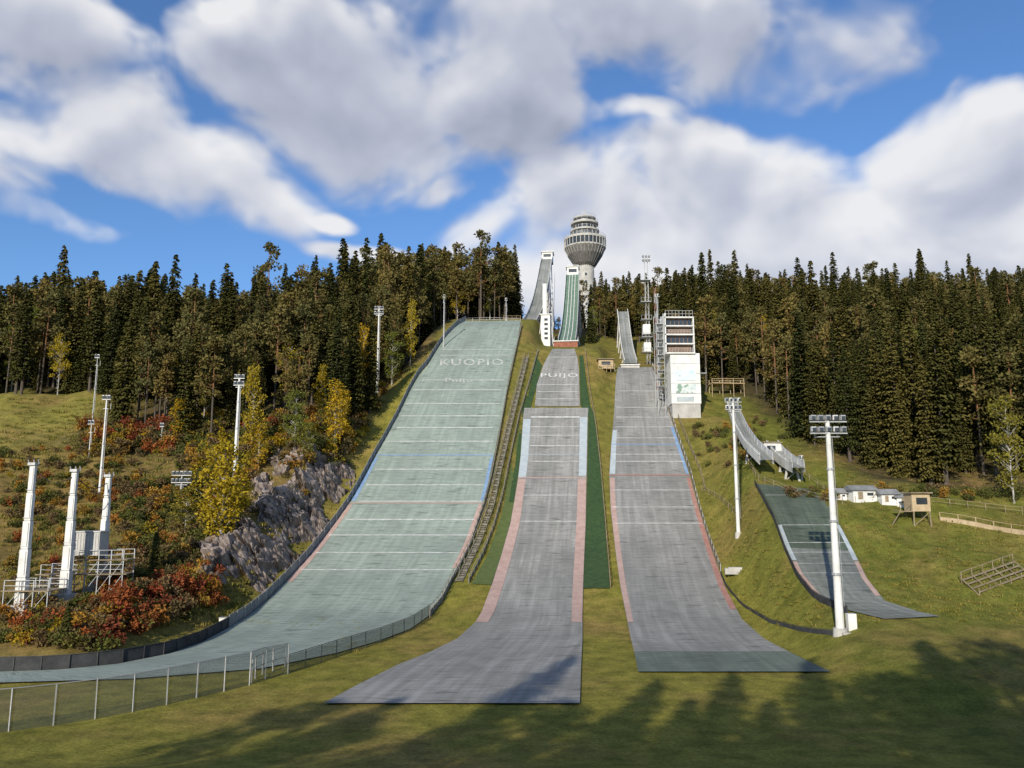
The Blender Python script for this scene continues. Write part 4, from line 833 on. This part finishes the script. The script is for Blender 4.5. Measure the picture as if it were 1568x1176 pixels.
def boxb(a,k):
    c=np.cumsum(np.pad(a,((k,k+1),(0,0)),mode='edge'),0,dtype=np.float64)[:a.shape[0]+2*k+1]; return ((c[2*k:2*k+a.shape[0]]-np.pad(c,((1,0),(0,0)))[:a.shape[0]])/(2*k+1)).astype(np.float32)
Ds=boxb(boxb(sh,5).T,5).T
lit=.5*(D-Ds)+.52+np.interp(D,[.5,1.6],[.12,-.16])+np.interp(ELV,[.30,.52],[.24,-.16])[:,None]
al=np.clip((D+.22)/.95,0,1); al=al*al*(3-2*al)*.95
pix=np.zeros((H_,W_,4),np.float32)
for k,(q0,q1,q2) in enumerate(((.36,.53,.87),(.39,.56,.87),(.49,.655,.88))): pix[...,k]=np.interp(lit,[.1,.5,.98],[q0,q1,q2])
pix[...,3]=al
img=bpy.data.images.new('cloud_sky_map',W_,H_,alpha=True,float_buffer=True); img.colorspace_settings.name='Non-Color'; img.alpha_mode='CHANNEL_PACKED'
img.pixels.foreach_set(pix.ravel()); img.update(); img.pack()
del pix,D,sh,Ds,full,fw,fine,ii,jj,big,base
w=bpy.data.worlds.new('World'); scene.world=w; w.use_nodes=True; nt=w.node_tree; nt.nodes.clear(); N=nt.nodes.new; Lk=nt.links.new
sky=N('ShaderNodeTexSky'); sky.sky_type='NISHITA'; sky.sun_disc=False; sky.sun_elevation=EL; sky.sun_rotation=math.atan2(az.x,az.y); sky.air_density=1.0; sky.dust_density=.4; sky.ozone_density=2.2; sky.altitude=100
tc=N('ShaderNodeTexCoord'); sx=N('ShaderNodeSeparateXYZ'); Lk(tc.outputs['Generated'],sx.inputs[0])
def wm(op,*a):
    n=N('ShaderNodeMath'); n.operation=op
    for i,x in enumerate(a):
        if isinstance(x,(int,float)): n.inputs[i].default_value=x
        else: Lk(x,n.inputs[i])
    return n.outputs[0]
uu=wm('MULTIPLY_ADD',wm('ARCTAN2',sx.outputs[0],sx.outputs[1]),1/(2*math.pi),.5); vv=wm('MAXIMUM',wm('MULTIPLY',wm('ARCSINE',sx.outputs[2]),2/math.pi),.001)
cb=N('ShaderNodeCombineXYZ'); Lk(uu,cb.inputs[0]); Lk(vv,cb.inputs[1])
it=N('ShaderNodeTexImage'); it.image=img; it.interpolation='Cubic'; it.extension='EXTEND'; Lk(cb.outputs[0],it.inputs[0])
sk=N('ShaderNodeMixRGB'); sk.blend_type='MULTIPLY'; sk.inputs[0].default_value=1; sk.inputs[2].default_value=(.09,.122,.16,1); Lk(sky.outputs[0],sk.inputs[1])
mx=N('ShaderNodeMixRGB'); Lk(it.outputs['Alpha'],mx.inputs[0]); Lk(sk.outputs[0],mx.inputs[1]); Lk(it.outputs['Color'],mx.inputs[2])
bgn=N('ShaderNodeBackground'); bgn.inputs[1].default_value=1.0; Lk(mx.outputs[0],bgn.inputs[0]); wo=N('ShaderNodeOutputWorld'); Lk(bgn.outputs[0],wo.inputs[0])
# ---------------------------------------------------------------- camera
cam=bpy.data.cameras.new('camera'); cam.sensor_width=36; cam.lens=F/1568*36; cam.clip_end=8000; cam.clip_start=.5
co=bpy.data.objects.new('camera',cam); co.rotation_euler=(math.radians(99),0,0); co.location=(0,0,0); scene.collection.objects.link(co); scene.camera=co
scene.view_settings.view_transform='Standard'; scene.view_settings.look='None'; scene.view_settings.exposure=0
